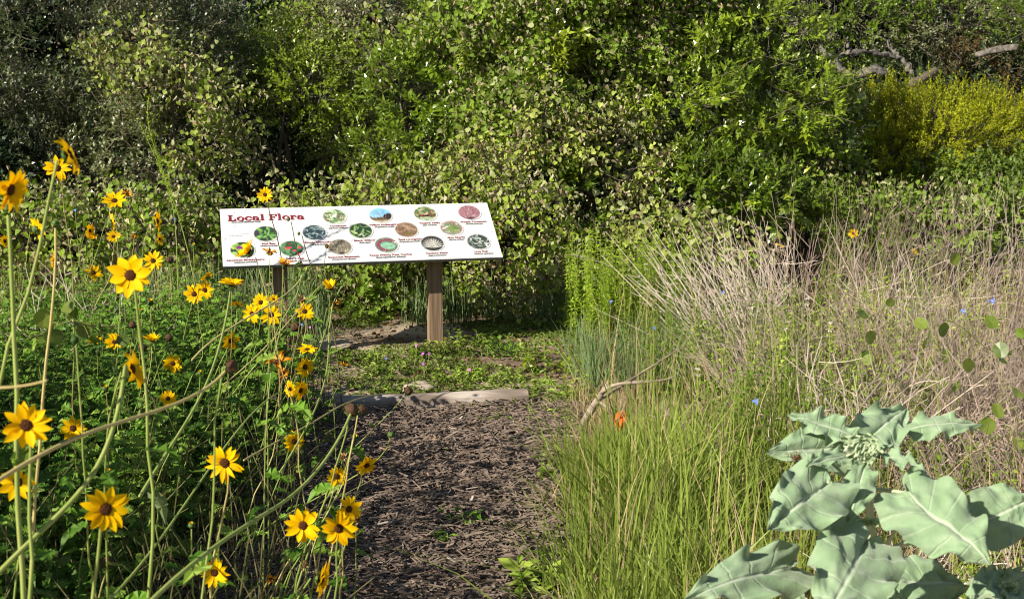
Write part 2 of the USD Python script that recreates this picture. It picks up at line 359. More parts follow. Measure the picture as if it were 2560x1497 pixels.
M['grey_wood'] = wood('grey_wood', (.20, .165, .14), (.36, .31, .275), (.46, .42, .38), 9, (.06, 1, 1))
M['bark'] = plain('bark', (.20, .185, .165), .95, (.045, .04, .034), 34, .15, 1.0)
M['bark_dark'] = plain('bark_dark', (.085, .068, .055), .95, (.16, .135, .11), 16, .1, 1.0)
M['driftwood'] = plain('driftwood', (.36, .30, .235), .85, (.17, .13, .10), 12, .2, .7, (1, 1, 1))
M['white_board'] = plain('white_board', (.71, .72, .73), .45, (.65, .66, .66), 5, .4)
M['board_edge'] = plain('board_edge', (.17, .145, .125), .7, (.11, .095, .085), 25)
M['maroon'] = plain('maroon', (.22, .018, .032), .5, (.20, .016, .028), 5)
M['black_ink'] = plain('black_ink', (.035, .033, .04), .5, (.03, .03, .03), 5)
M['pale_ink'] = plain('pale_ink', (.58, .59, .62), .5, (.56, .57, .6), 5)
M['grey_ink'] = plain('grey_ink', (.30, .30, .33), .5, (.3, .3, .3), 5)
M['print'] = usdkit.material(stage, '/World/Looks/print', {'a': ('attribute', {'attribute': 'paint'}), 'p': ('principled_bsdf', {'roughness': .4, 'specular_ior_level': .35})}, [('a.color', 'p.base_color')], surface='p.BSDF')
M['steel'] = plain('steel', (.45, .45, .45), .35, (.4, .4, .4), 20, .5)
M['orange'] = plain('orange', (.78, .14, .02), .6, (.62, .09, .015), 30, .3, .2)
M['bug'] = plain('bug', (.10, .045, .02), .5, (.19, .09, .035), 160, .4)
M['lichen'] = M['bark']
# ---------------------------------------------------------------- ground, path
def path_x(y):
    """Left and right edge of the chip path at distance y."""
    r = np.interp(y, [2, 4, 5, 6.3], [.02, .12, .2, .30])
    l = np.interp(y, [2, 4, 5, 6.3], [-1.32, -1.24, -1.16, -1.06])
    return l, r

def ground_z(x, y):
    x, y = np.asarray(x, float), np.asarray(y, float)
    z = .07 * (meshkit.fbm(np.stack([x * .9, y * .9, 0 * x + .5], -1), 4, 3) - .5)
    l, r = path_x(np.clip(y, 2, 6.3))
    inside = np.clip(np.minimum(x - l + .12, r + .12 - x) / .12, 0, 1) * np.clip((6.5 - y) / .2, 0, 1)
    return z * (1 - inside) - .012 * inside

gx = np.r_[-400, -150, -60, -30, np.linspace(-14, 14, 190), 30, 60, 150, 400]
gy = np.r_[-400, -100, -30, -8, np.linspace(-3, 20, 170), 30, 60, 150, 400]
X, Y = np.meshgrid(gx, gy)
i, j = np.meshgrid(np.arange(len(gy) - 1), np.arange(len(gx) - 1), indexing='ij')
k = i * len(gx) + j
v = np.stack([X, Y, ground_z(X, Y)], -1).reshape(-1, 3)
f = np.stack([k, k + 1, k + len(gx) + 1, k + len(gx)], -1).reshape(-1, 4)
tag(put('ground', v, f, M['soil'], smooth=True), 'sandy brown soil with pale patches under the plants', 'ground', kind='structure')

path = thing('mulch_path', 'path of brown shredded wood chips leading up to the grey timber', 'path', kind='structure')
py_ = np.linspace(1.2, 6.28, 70)
tt = np.linspace(0, 1, 22)
l, r = path_x(py_)
wob = .05 * (meshkit.fbm(np.stack([py_ * 2, 0 * py_, 0 * py_ + 2], -1), 3, 8) - .5)
PX = (l - .03 + wob)[:, None] * (1 - tt) + (r + .04 - wob)[:, None] * tt
PY = np.repeat(py_[:, None], 22, 1)
edge = np.minimum(tt, 1 - tt)[None] * 2
PZ = .006 + .05 * np.clip(edge * 5, 0, 1) * meshkit.fbm(np.stack([PX * 5, PY * 5, 0 * PX], -1), 3, 5) * .5
i, j = np.meshgrid(np.arange(69), np.arange(21), indexing='ij')
k = i * 22 + j
part('mulch', np.stack([PX, PY, PZ], -1).reshape(-1, 3), np.stack([k, k + 1, k + 23, k + 22], -1).reshape(-1, 4), M['mulch'], path, smooth=True)

def chips(n, rng, big):
    y = 2.6 + (6.26 - 2.6) * rng.random(n) ** .9
    l, r = path_x(y)
    x = l - .05 + (r - l + .13) * rng.random(n)
    z = .012 + .026 * rng.random(n) + .02 * meshkit.fbm(np.stack([x * 5, y * 5, 0 * x], -1), 3, 5)
    L = rng.uniform(.02, .06, n) * (1.5 if big else 1); W = rng.uniform(.004, .012, n) * (1.35 if big else 1); T = rng.uniform(.002, .004, n)
    a = rng.normal(0.1, .75, n) + (rng.random(n) < .3) * 1.3
    D = np.stack([np.cos(a), np.sin(a), rng.normal(0, .22, n)], -1)
    N = nrm(np.stack([rng.normal(0, .35, n), rng.normal(0, .35, n), np.ones(n)], -1))
    D = nrm(D); S = nrm(np.cross(N, D)); N = np.cross(D, S)
    c = np.array([(-1, -.8, -1), (1, -.55, -1), (1, .6, -1), (-1, 1, -1), (-1, -.8, 1), (1, -.55, 1), (1, .6, 1), (-1, 1, 1)]) * .5
    v = np.stack([x, y, z], -1)[:, None] + c[None, :, :1] * L[:, None, None] * D[:, None] + c[None, :, 1:2] * W[:, None, None] * S[:, None] + c[None, :, 2:] * T[:, None, None] * N[:, None]
    f = np.array([(4, 5, 6), (4, 6, 7), (0, 1, 5), (0, 5, 4), (1, 2, 6), (1, 6, 5), (2, 3, 7), (2, 7, 6), (3, 0, 4), (3, 4, 7)])
    return v, f
cv, cf = chips(250, np.random.default_rng(11), True)
for q in cv:
    part('wood_chip', q, cf, M['chip'], path)
cv, cf = chips(15000, np.random.default_rng(12), False)
tag(part('wood_chips', *merge(cv, cf), M['chip'], path), kind='stuff')

# ---------------------------------------------------------------- woody plants of the hedge
SP = dict(
    oak=dict(mat='oak_leaf', kind='lance', L=.042, W=.019, n=13, sl=.17, dens=300, up=.35),
    dark=dict(mat='dark_leaf', kind='lance', L=.055, W=.026, n=11, sl=.2, dens=170, up=.2),
    yaupon=dict(mat='bright_leaf', kind='oval', L=.036, W=.021, n=15, sl=.2, dens=250, up=.5),
    bay=dict(mat='bay_leaf', kind='lance', L=.082, W=.029, n=11, sl=.13, dens=190, up=.45),
    vine=dict(mat='vine_leaf', kind='grape', L=.038, W=.040, n=11, sl=.25, dens=280, up=-.25, dry=.2),
    vine_pale=dict(mat='vine_leaf', kind='grape', L=.040, W=.042, n=10, sl=.25, dens=240, up=-.25, dry=.33),
    yellow=dict(mat='yellow_leaf', kind='lance', L=.034, W=.012, n=26, sl=.24, dens=240, up=.9),
    lime=dict(mat='lime_leaf', kind='oval', L=.055, W=.03, n=12, sl=.2, dens=200, up=.5),
    brown=dict(mat='brown_leaf', kind='curled', L=.05, W=.03, n=8, sl=.2, dens=90, up=0),
    far=dict(mat='dark_leaf', kind='blade2', L=.11, W=.055, n=9, sl=.3, dens=80, up=.2),
)

def shoot_leaves(P, D, sp, rng, outward):
    """Leaves along the shoots P, D. Returns [(kind, material, mesh vertices, faces)]."""
    n = sp['n']
    m = len(P)
    t = (np.arange(n) + .5) / n
    t = (.12 + .9 * t)[None] + rng.normal(0, .04, (m, n))
    sl = sp['sl'] * rng.uniform(.6, 1.35, m)
    pos = P[:, None] + D[:, None] * (t * sl[:, None])[..., None]
    u = nrm(np.cross(D, spread(m, rng))); w = np.cross(D, u)
    ph = np.arange(n)[None] * 2.4 + rng.uniform(0, 6.28, (m, 1))
    rad = np.cos(ph)[..., None] * u[:, None] + np.sin(ph)[..., None] * w[:, None]
    size = rng.uniform(.6, 1.35, (m, n)) * (1.1 - .35 * np.clip(t, 0, 1))
    Dn, On = np.repeat(D[:, None], n, 1), np.repeat(outward[:, None], n, 1)
    if sp['mat'] == 'vine_leaf':
        pos = pos + rad * .05
        ld = nrm(rad * .7 + np.array([0, 0, -.9]) + rng.normal(0, .55, pos.shape))
        ln = nrm(On * .6 + np.array([0, -.1, .5]) + rng.normal(0, .75, pos.shape))
    else:
        ld = nrm(rad * (.95 - .5 * np.clip(t, 0, 1))[..., None] + Dn * .75 + rng.normal(0, .15, pos.shape))
        ln = nrm(Dn * .6 - rad * .35 + np.array([0, 0, .6]) + On * .25 + rng.normal(0, .3, pos.shape))
    return pos.reshape(-1, 3), ld.reshape(-1, 3), ln.reshape(-1, 3), size.ravel()

def shrub(name, label, lobes, sp, seed, group=None, cat='shrub', nleaf=40, stems=5, mix=None, twigs=True, base=None, lump=.8, thin=1.0, holes=.40):
    """lobes: (px, py, Y, half width px, half height px, half depth m) of each mass of foliage. mix: (species, share) of a second foliage."""
    rng = np.random.default_rng(seed)
    C = [(at(a, b, Y_), c / ppm(Y_), d / ppm(Y_), e) for a, b, Y_, c, d, e in lobes]
    foot = np.mean([c[0] for c in C], 0) if base is None else np.array([base[0], base[1], 0.])
    foot[2] = 0
    t = thing(name, label, cat, foot, group)
    P, D, O = [], [], []
    for c, rx, rz, ry in C:
        area = 4 * math.pi * ((((rx * rz) ** 1.6 + (rx * ry) ** 1.6 + (ry * rz) ** 1.6) / 3) ** (1 / 1.6)) * .68
        n = int(area * SP[sp]['dens'] * thin)
        d = spread(n * 3, rng)
        d = d[d[:, 1] < .4][:n]
        k = meshkit.fbm(d * 3.2 + seed * 1.7, 3, seed)
        s = (1 - lump / 2) + lump * np.clip((k - .25) / .5, 0, 1)
        inner = rng.random(len(d)) < .2
        s = s * np.where(inner, rng.uniform(.45, .8, len(d)), rng.uniform(.85, 1.03, len(d)))
        p = c + d * s[:, None] * np.array([rx, ry, rz])
        o = nrm(d / np.array([rx, ry, rz]))
        keep = (p[:, 2] > .03) & (inner | (meshkit.fbm(p * 1.9 + seed * .37, 3, seed + 40) > holes))
        P.append(p[keep]); O.append(o[keep])
    P = np.vstack(P); O = np.vstack(O)
    which = np.zeros(len(P), bool)
    if mix:
        which = meshkit.fbm(P * 2.2 + seed, 3, seed + 5) < np.quantile(meshkit.fbm(P * 2.2 + seed, 3, seed + 5), mix[1])
    crown_parts = []
    for sub, sel in ((sp, ~which), (mix[0] if mix else None, which)):
        if sub is None or not sel.any():
            continue
        q = SP[sub]
        D = nrm(O[sel] + np.array([0, 0, q['up']]) + rng.normal(0, .45, (sel.sum(), 3)))
        pos, ld, ln, size = shoot_leaves(P[sel], D, q, rng, O[sel])
        ok = pos[:, 2] > .01
        pos, ld, ln, size = pos[ok], ld[ok], ln[ok], size[ok]
        dry = rng.random(len(pos)) < q.get('dry', 0.0)
        for sl_, kind, mat in ((~dry, q['kind'], M[q['mat']]), (dry, 'curled', M['vine_dry'])):
            if not sl_.any():
                continue
            a = size[sl_]
            out, f = leaf_mesh(kind, pos[sl_], ld[sl_], ln[sl_], q['L'] * a, q['W'] * a * rng.uniform(.8, 1.2, len(a)))
            if nleaf and kind != 'curled':      # the nearest, largest leaves are pieces of their own
                near = np.argsort(pos[sl_][:, 1] - 6 * a * q['L'] + rng.normal(0, .15, len(a)))
                m_ = min(nleaf, len(near) // 10)
                for z in near[:m_]:
                    part('leaf', out[z], f, mat, t)
                out = out[np.sort(near[m_:])]
            part('foliage' if kind != 'curled' else 'dry_foliage', *merge(out, f), mat, t)
    if twigs:
        D = nrm(O + rng.normal(0, .6, O.shape))
        sel = rng.random(len(P)) < .5
        a = P[sel] - D[sel] * .12
        v, f = many_tubes(a, a + D[sel] * .12 + rng.normal(0, .02, a.shape), a + D[sel] * rng.uniform(.18, .36, (len(a), 1)), np.full(len(a), .0035), np.full(len(a), .0015), 2)
        part('twigs', v, f, M['twig_grey'], t)
    if stems:
        pile = Pile()
        for s in range(stems):
            c, rx, rz, ry = C[s % len(C)]
            top = c + np.array([rng.uniform(-.6, .6) * rx, rng.uniform(-.2, .4) * ry, rng.uniform(-.1, .6) * rz])
            b = foot + np.array([rng.uniform(-.2, .2), rng.uniform(0, .3), -.03])
            mid = (b + top) / 2 + rng.normal(0, .12, 3)
            pile.add(*tube(bezier([b, mid * .5 + b * .5 + rng.normal(0, .1, 3), mid, top], 9), np.linspace(.035, .008, 9), 6))
        part('trunk' if cat == 'tree' else 'stem', *pile.get(), M['bark_dark'], t, smooth=True)
    return t

# far trees that close the view behind the hedge
gB = 'dark trees behind the hedge'
for n_, (x_, y_, w_, lab) in enumerate([
        (-6.2, 13.6, 1.7, 'dark tree behind the hedge, beyond its grey-leaved left end'), (-3.6, 14.2, 1.7, 'dark tree behind the hedge, left of the shadowed hollow'),
        (-1.4, 14.0, 1.6, 'dark tree behind the hedge, filling the shadowed hollow at the top'), (.8, 14.4, 1.7, 'dark tree behind the vine-covered middle of the hedge'),
        (3.0, 15.4, 1.7, 'dark tree behind the glossy-leaved bush'), (5.2, 16.4, 1.8, 'dark tree behind the gnarled grey limb'), (7.6, 16.0, 1.9, 'dark tree behind the yellow-green shrub at the far right'),
        (-8.6, 12.5, 1.8, 'dark tree beyond the left end of the hedge'), (9.8, 14.5, 1.8, 'dark tree beyond the right end of the hedge')]):
    c = np.array([x_, y_, 1.5])
    q = c - np.array([0, 0, CAM_H]); dep = q @ FW
    pxx, pyy = 1280 + FPX * q[0] / dep, 748.5 - FPX * (q @ UP) / dep
    s_ = ppm(y_)
    shrub('tree', lab, [(pxx, pyy, y_, w_ * s_, 1.5 * s_, .9), (pxx + .4 * s_, pyy - 1.4 * s_, y_ + .3, 1.3 * s_, 1.3 * s_, .9)], 'far', 300 + n_, gB, 'tree', nleaf=0, stems=2, twigs=False)

shrub('shrub', 'tall grey-green shrub with small leathery leaves at the upper left', [(130, 120, 10.6, 330, 230, .8), (430, 130, 10.8, 180, 190, .6), (20, 330, 10.4, 220, 130, .6), (-220, 150, 10.7, 220, 330, .8)], 'oak', 1, nleaf=60)
shrub('shrub', 'dense dark small-leaved shrub behind the sunflowers at the left edge', [(120, 450, 10.2, 280, 120, .5), (-150, 460, 10.0, 200, 150, .6)], 'oak', 2, nleaf=40, mix=('dark', .5))
shrub('vine', 'pale dry-leaved vine mound behind the two tall seed stalks', [(440, 330, 9.9, 145, 170, .5), (330, 190, 10.2, 110, 90, .4)], 'vine_pale', 3, cat='vine', nleaf=60, thin=.85, mix=('oak', .4))
shrub('shrub', 'blue-green shrub deep in shade at the top left of the middle', [(640, 60, 12.6, 260, 170, .7)], 'dark', 4, nleaf=0)
shrub('shrub', 'bright small-leaved bush in the middle left with black shade beneath', [(790, 225, 11.0, 115, 95, .5), (690, 175, 11.3, 85, 95, .4), (885, 350, 10.8, 70, 85, .45), (560, 200, 11.2, 75, 85, .4)], 'yaupon', 5, nleaf=80)
shrub('vine', 'tangle of grey vine and thin twigs at the top above the bright bush', [(960, 100, 11.2, 150, 130, .5), (860, 60, 11.6, 120, 90, .4)], 'vine', 6, cat='vine', nleaf=40, mix=('oak', .55))
shrub('shrub', 'light green broad-leaved bush in the middle of the hedge', [(1060, 270, 10.4, 150, 160, .5), (1130, 130, 10.5, 110, 120, .4), (990, 390, 10.3, 110, 80, .4), (1120, 400, 10.2, 110, 90, .4)], 'bay', 7, nleaf=120, mix=('yaupon', .25))
shrub('vine', 'large curtain of pale vine leaves hanging from the top middle', [(1330, 110, 10.3, 230, 190, .6), (1560, 70, 10.4, 200, 150, .6), (1330, 330, 10.1, 170, 150, .5), (1700, 30, 10.6, 120, 110, .5)], 'vine', 8, cat='vine', nleaf=200, thin=1.15, mix=('bay', .3))
shrub('vine', 'pale vine cascade between the sign and the glossy bush', [(1450, 430, 9.7, 190, 160, .5), (1290, 470, 9.6, 150, 90, .4), (1180, 490, 9.5, 130, 70, .4)], 'vine_pale', 9, cat='vine', nleaf=150, mix=('bay', .2))
shrub('shrub', 'glossy dark green bush with long leaves right of the vine', [(1830, 250, 10.3, 200, 170, .6), (1700, 290, 10.1, 140, 130, .5), (1960, 330, 10.4, 130, 170, .5), (1880, 90, 10.6, 150, 120, .5)], 'bay', 10, nleaf=160, mix=('yaupon', .3))
shrub('shrub', 'low bright green glossy bush standing in front of the long-leaved bush', [(1750, 460, 9.8, 140, 85, .45), (1890, 490, 9.7, 110, 60, .4)], 'bay', 11, nleaf=140)
shrub('vine', 'dusty vine hanging over the dark gap at the right end of the glossy bush', [(2030, 420, 10.3, 80, 110, .35), (2060, 280, 10.6, 60, 90, .3)], 'vine', 12, cat='vine', nleaf=40, thin=.5, mix=('dark', .45))
shrub('shrub', 'oak scrub with mottled leaves at the upper right corner', [(2180, 45, 14.2, 230, 120, .6), (2450, 55, 14.0, 200, 110, .6), (2700, 120, 13.2, 160, 220, .7)], 'oak', 13, nleaf=40, mix=('yaupon', .35))
shrub('shrub', 'shaded scrub of brown dead leaves and dark twigs below the upper right corner', [(2440, 190, 13.6, 170, 70, .5), (2560, 270, 13.0, 120, 100, .5), (2300, 230, 13.9, 150, 60, .4)], 'dark', 14, nleaf=0, mix=('brown', .22))
shrub('shrub', 'yellow-green shrub with feathery upright shoots below the gnarled limb', [(2330, 340, 11.5, 200, 85, .6), (2170, 325, 11.7, 105, 78, .5), (2200, 400, 11.3, 150, 65, .5), (2470, 345, 11.6, 80, 75, .4)], 'yellow', 15, nleaf=80, thin=1.7, holes=.3, lump=.55, stems=4)
shrub('shrub', 'fresh light green low shrub at the right edge under the yellow one', [(2450, 470, 11.0, 150, 55, .5), (2310, 465, 11.1, 110, 40, .4), (2640, 440, 11.0, 130, 80, .5)], 'lime', 16, nleaf=120)
shrub('vine', 'low vine bank behind the sunflowers left of the sign', [(180, 590, 9.0, 240, 80, .4), (440, 600, 8.9, 160, 95, .4), (-80, 600, 9.2, 150, 90, .4)], 'vine_pale', 17, cat='vine', nleaf=200, stems=0)
shrub('vine', 'low vine bank directly behind the white sign', [(760, 560, 9.2, 180, 50, .3), (1000, 560, 9.1, 200, 95, .4), (1270, 600, 9.0, 180, 110, .4), (900, 660, 9.15, 240, 80, .3)], 'vine_pale', 18, cat='vine', nleaf=200, stems=0)
shrub('vine', 'vine mat spilling into the dry stems right of the sign', [(1420, 740, 8.7, 140, 70, .35), (1660, 620, 9.0, 120, 70, .35), (1780, 640, 8.9, 110, 60, .3)], 'vine_pale', 19, cat='vine', nleaf=120, stems=0, thin=.8)
shrub('shrub', 'leafy green undergrowth in front of the left sign post', [(960, 735, 8.75, 110, 80, .2), (820, 725, 8.75, 90, 70, .2)], 'lime', 20, nleaf=100, stems=0, thin=.8)

shrub('shrub', 'low tangled scrub behind the dry stems below the yellow-green shrub', [(2130, 540, 9.9, 150, 55, .4), (2380, 560, 9.7, 170, 55, .4), (2640, 560, 9.7, 150, 70, .4)], 'lime', 21, nleaf=60, stems=0, mix=('vine', .5), thin=.8)
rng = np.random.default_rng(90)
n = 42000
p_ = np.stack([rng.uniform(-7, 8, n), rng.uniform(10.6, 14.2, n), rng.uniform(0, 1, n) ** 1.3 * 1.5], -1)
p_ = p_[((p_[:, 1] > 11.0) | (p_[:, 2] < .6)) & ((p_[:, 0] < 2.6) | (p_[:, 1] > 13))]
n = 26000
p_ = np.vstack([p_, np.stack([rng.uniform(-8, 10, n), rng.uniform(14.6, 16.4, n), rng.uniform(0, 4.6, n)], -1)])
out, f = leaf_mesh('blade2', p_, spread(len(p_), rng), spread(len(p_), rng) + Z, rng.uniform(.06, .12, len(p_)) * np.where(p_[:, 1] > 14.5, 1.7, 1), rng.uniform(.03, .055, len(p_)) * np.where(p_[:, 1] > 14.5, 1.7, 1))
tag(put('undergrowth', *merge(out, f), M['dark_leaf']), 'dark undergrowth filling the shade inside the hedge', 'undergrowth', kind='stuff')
# twisted grey limbs and an old log
t = thing('oak_limb', 'gnarled grey lichen-covered tree limb lying above the yellow-green shrub', 'tree limb', at(2270, 215, 12.6) * np.array([1, 1, 0]), group=None)
def limb(pts, r, name, mat='bark'):
    p = spline([at(a_, b_, c_ - .75) for a_, b_, c_ in pts], 40)
    p = p + .03 * (meshkit.fbm(np.stack([np.arange(40) * .35, np.zeros(40), np.zeros(40)], -1)[:, [0, 1, 2]] + np.arange(3)[None] * 0, 3, len(name))[:, None] - .5)
    rr = np.interp(np.linspace(0, 1, 40), np.linspace(0, 1, len(r)), r)
    v, f = tube(p, rr, 12)
    v = v + (meshkit.fbm(v * 34, 3, 4)[:, None] - .5) * .085
    part(name, v, f, M[mat], t, smooth=True)
limb([(2050, 120, 12.8), (2085, 160, 12.7), (2120, 190, 12.6), (2180, 178, 12.5), (2240, 205, 12.6), (2290, 225, 12.8)], [.022, .034, .036, .034, .032, .03], 'limb')
limb([(2085, 150, 12.8), (2110, 138, 12.8), (2170, 130, 12.9), (2230, 143, 13.0), (2265, 165, 13.0), (2285, 205, 12.9)], [.02, .022, .018, .018, .02, .022], 'branch')
limb([(2122, 136, 12.8), (2120, 115, 12.8), (2119, 95, 12.8)], [.018, .014, .010], 'branch')
limb([(2215, 95, 13.2), (2235, 130, 13.1), (2262, 165, 13.0), (2280, 190, 12.9)], [.013, .016, .018, .02], 'branch')
limb([(2225, 245, 12.7), (2280, 215, 12.8), (2340, 178, 13.0)], [.036, .045, .034], 'branch', 'bark_dark')
t = thing('weathered_log', 'grey weathered log end among brown leaves near the right edge', 'log', at(2500, 125, 12.9) * np.array([1, 1, 0]))
p = bezier([at(2440, 140, 13.0), at(2490, 120, 12.9), at(2545, 118, 12.8)], 12)
v, f = tube(p, np.full(12, .034), 14); v = v + (meshkit.fbm(v * np.array([8, 30, 40]), 3, 4)[:, None] - .5) * .03
part('log_body', v, f, M['bark'], t, smooth=True)
# ---------------------------------------------------------------- the sign
import shapely
from shapely.geometry import Polygon, LineString, Point, box
from shapely.ops import unary_union
from shapely import affinity
YAW, TILT = math.radians(13.67), math.radians(33.4)
SC = np.array([-.910, 7.687, .715]); SW, SH = 1.652, .521
SA = np.array([math.cos(YAW), math.sin(YAW), 0]); SB = np.array([-math.sin(YAW) * math.cos(TILT), math.cos(YAW) * math.cos(TILT), math.sin(TILT)]); SN = np.cross(SA, SB)
def on_board(px, py):
    """Where on the board (along, up) the photograph shows (px, py)."""
    d = np.array([(px - 1280) / FPX, 0, 0]) + UP * ((748.5 - py) / FPX) + FW
    o = np.array([0, 0, CAM_H])
    p = o + d * (((SC - o) @ SN) / (d @ SN)) - SC
    return np.array([p @ SA, p @ SB])
def board(s, t_, h=0.0):
    s, t_ = np.asarray(s, float), np.asarray(t_, float)
    return SC + s[..., None] * SA + t_[..., None] * SB + np.asarray(h)[..., None] * SN

sign = thing('information_sign', 'white Local Flora information board with round plant pictures on two wooden posts', 'sign', (SC[0], SC[1], 0))
def slab(w, h, z0, z1, bev=.002):
    m = trimesh.creation.box([w, h, z1 - z0]); m.apply_translation([0, 0, (z0 + z1) / 2])
    return board(m.vertices[:, 0], m.vertices[:, 1], m.vertices[:, 2]), m.faces
part('panel', *slab(SW, SH, -.005, 0), M['white_board'], sign)
part('backing', *slab(SW - .006, SH - .006, -.024, -.0055), M['board_edge'], sign)
def flat(shape, mat, name, h, parent=sign, label=None):
    """A printed or cut shape lying on the board."""
    p = Pile()
    for g in getattr(shape, 'geoms', [shape]):
        if g.is_empty or g.area < 1e-9: continue
        m = trimesh.creation.extrude_polygon(g, .0006, engine='earcut')
        p.add(board(m.vertices[:, 0], m.vertices[:, 1], m.vertices[:, 2] + h), m.faces)
    return part(name, *p.get(), mat, parent, label=label)
for px_ in (703, 1101):
    s0 = on_board(px_, 655)[0]
    c = SC + SA * s0 + np.array([math.sin(YAW), -math.cos(YAW), 0]) * .03
    nx, ny = SA * .041, np.array([-math.sin(YAW), math.cos(YAW), 0]) * .041
    ring = [c - nx - ny, c + nx - ny, c + nx + ny, c - nx + ny]
    vs = []
    for q in ring:
        k = ((SC - SN * .0245 - np.array([q[0], q[1], 0])) @ SN) / SN[2]
        vs.append((q[0], q[1], k))
    lo = [(q[0], q[1], -.1) for q in ring]
    m = trimesh.Trimesh(lo + vs, [(0, 1, 5), (0, 5, 4), (1, 2, 6), (1, 6, 5), (2, 3, 7), (2, 7, 6), (3, 0, 4), (3, 4, 7), (4, 5, 6), (4, 6, 7)], process=False)
    part('post', m.vertices, m.faces, M['post_wood'], sign)
for s_, t_ in ((-SW / 2 + .022, -.02), (SW / 2 - .022, -.02)):
    flat(Point(s_, t_).buffer(.005), M['grey_ink'], 'screw', .0005)

def words(text, s, t_, height, mat, name, bold=False, centre=True, slant=0.0, squeeze=1.0, parent=sign):
    m = meshkit.text_mesh(text, height, .0006, bold)
    v = np.array(m.vertices)
    v[:, 0] *= squeeze
    v[:, 0] += v[:, 1] * slant
    if centre: v[:, 0] -= (v[:, 0].min() + v[:, 0].max()) / 2
    return part(name, board(s + v[:, 0], t_ + v[:, 1], v[:, 2] + .0022), m.faces, mat, parent)

# headline in slab letters
def ell(cx, cy, rx, ry): return affinity.scale(Point(cx, cy).buffer(1, 24), rx, ry)
def glyph(ch):
    if ch == 'L': return unary_union([box(.1, 0, .32, 1), box(0, .88, .46, 1), box(0, 0, .78, .15), box(.64, 0, .78, .38)]), .84
    if ch == 'F': return unary_union([box(.1, 0, .32, 1), box(0, .88, .8, 1), box(0, 0, .46, .12), box(.66, .64, .8, 1), box(.3, .44, .6, .57), box(.5, .34, .6, .67)]), .84
    if ch == 'l': return unary_union([box(.1, 0, .3, 1.06), box(0, .95, .3, 1.06), box(0, 0, .41, .12)]), .44
    if ch == 'o': return ell(.37, .35, .37, .37).difference(ell(.37, .35, .18, .22)), .77
    if ch == 'c': return unary_union([ell(.36, .35, .36, .37).difference(ell(.38, .35, .18, .22)).difference(box(.42, .2, .8, .5)), box(.54, .42, .66, .68)]), .70
    if ch == 'a': return unary_union([ell(.29, .2, .28, .22).difference(ell(.31, .2, .12, .1)), ell(.34, .42, .31, .30).difference(ell(.32, .38, .14, .2)).difference(box(-.1, -.1, .46, .42)), box(.45, 0, .65, .44), box(.45, 0, .76, .11)]), .78
    if ch == 'r': return unary_union([box(.1, 0, .3, .7), box(0, .59, .3, .7), box(0, 0, .44, .12), ell(.42, .48, .24, .24).difference(ell(.46, .36, .2, .2)).difference(box(.1, .1, .7, .42)), ell(.54, .55, .11, .12)]), .66
    return None, .36
title0, title1 = on_board(570, 554), on_board(761, 548)
CAPH = on_board(572, 539)[1] - on_board(572, 554)[1]
x, shp = 0.0, []
for ch in 'Local Flora':
    g, adv = glyph(ch)
    if g is not None: shp.append((g, x))
    x += adv + .035
kx = (title1[0] - title0[0]) / (x - .05)
for g, x0 in shp:
    g = affinity.scale(affinity.translate(g, x0, 0), kx, CAPH, origin=(0, 0))
    flat(affinity.translate(g, title0[0], title0[1]), M['maroon'], 'headline_letter', .003)
u0, u1 = on_board(579, 557.5), on_board(650, 555)
words('AransasPathways.com', (u0[0] + u1[0]) / 2, u0[1] - .002, .0125, M['black_ink'], 'web_address', True, squeeze=(u1[0] - u0[0]) / .178)
def crop1(*pts): return Polygon([on_board(530 + a / 6.81, 490 + b / 6.81) for a, b in pts])
logo = [crop1((150, 295), (225, 288), (285, 315), (300, 365), (268, 412), (205, 395), (170, 350)), crop1((318, 246), (370, 250), (388, 280), (372, 312), (330, 312), (300, 280)),
        crop1((415, 315), (440, 268), (500, 246), (578, 243), (548, 300), (490, 325), (430, 330)), crop1((520, 380), (590, 345), (705, 338), (660, 400), (600, 440)),
        crop1((505, 490), (560, 465), (625, 468), (575, 490)), crop1((348, 472), (376, 470), (372, 515), (392, 555), (438, 590), (392, 592), (362, 550)), crop1((366, 512), (420, 490), (470, 482), (422, 502), (374, 528))]
for g in logo:
    flat(g.buffer(.004).buffer(-.003), M['pale_ink'], 'leaf_emblem', .0006)
for k, (a, b) in enumerate((((572, 587.4), (624, 586.2)), ((572, 591.4), (606, 590.2)))):
    p, q = on_board(*a), on_board(*b)
    words(('Aransas Pathways'), (p[0] + q[0]) / 2, p[1], .0062, M['grey_ink'], 'small_print', squeeze=(q[0] - p[0]) / .075)

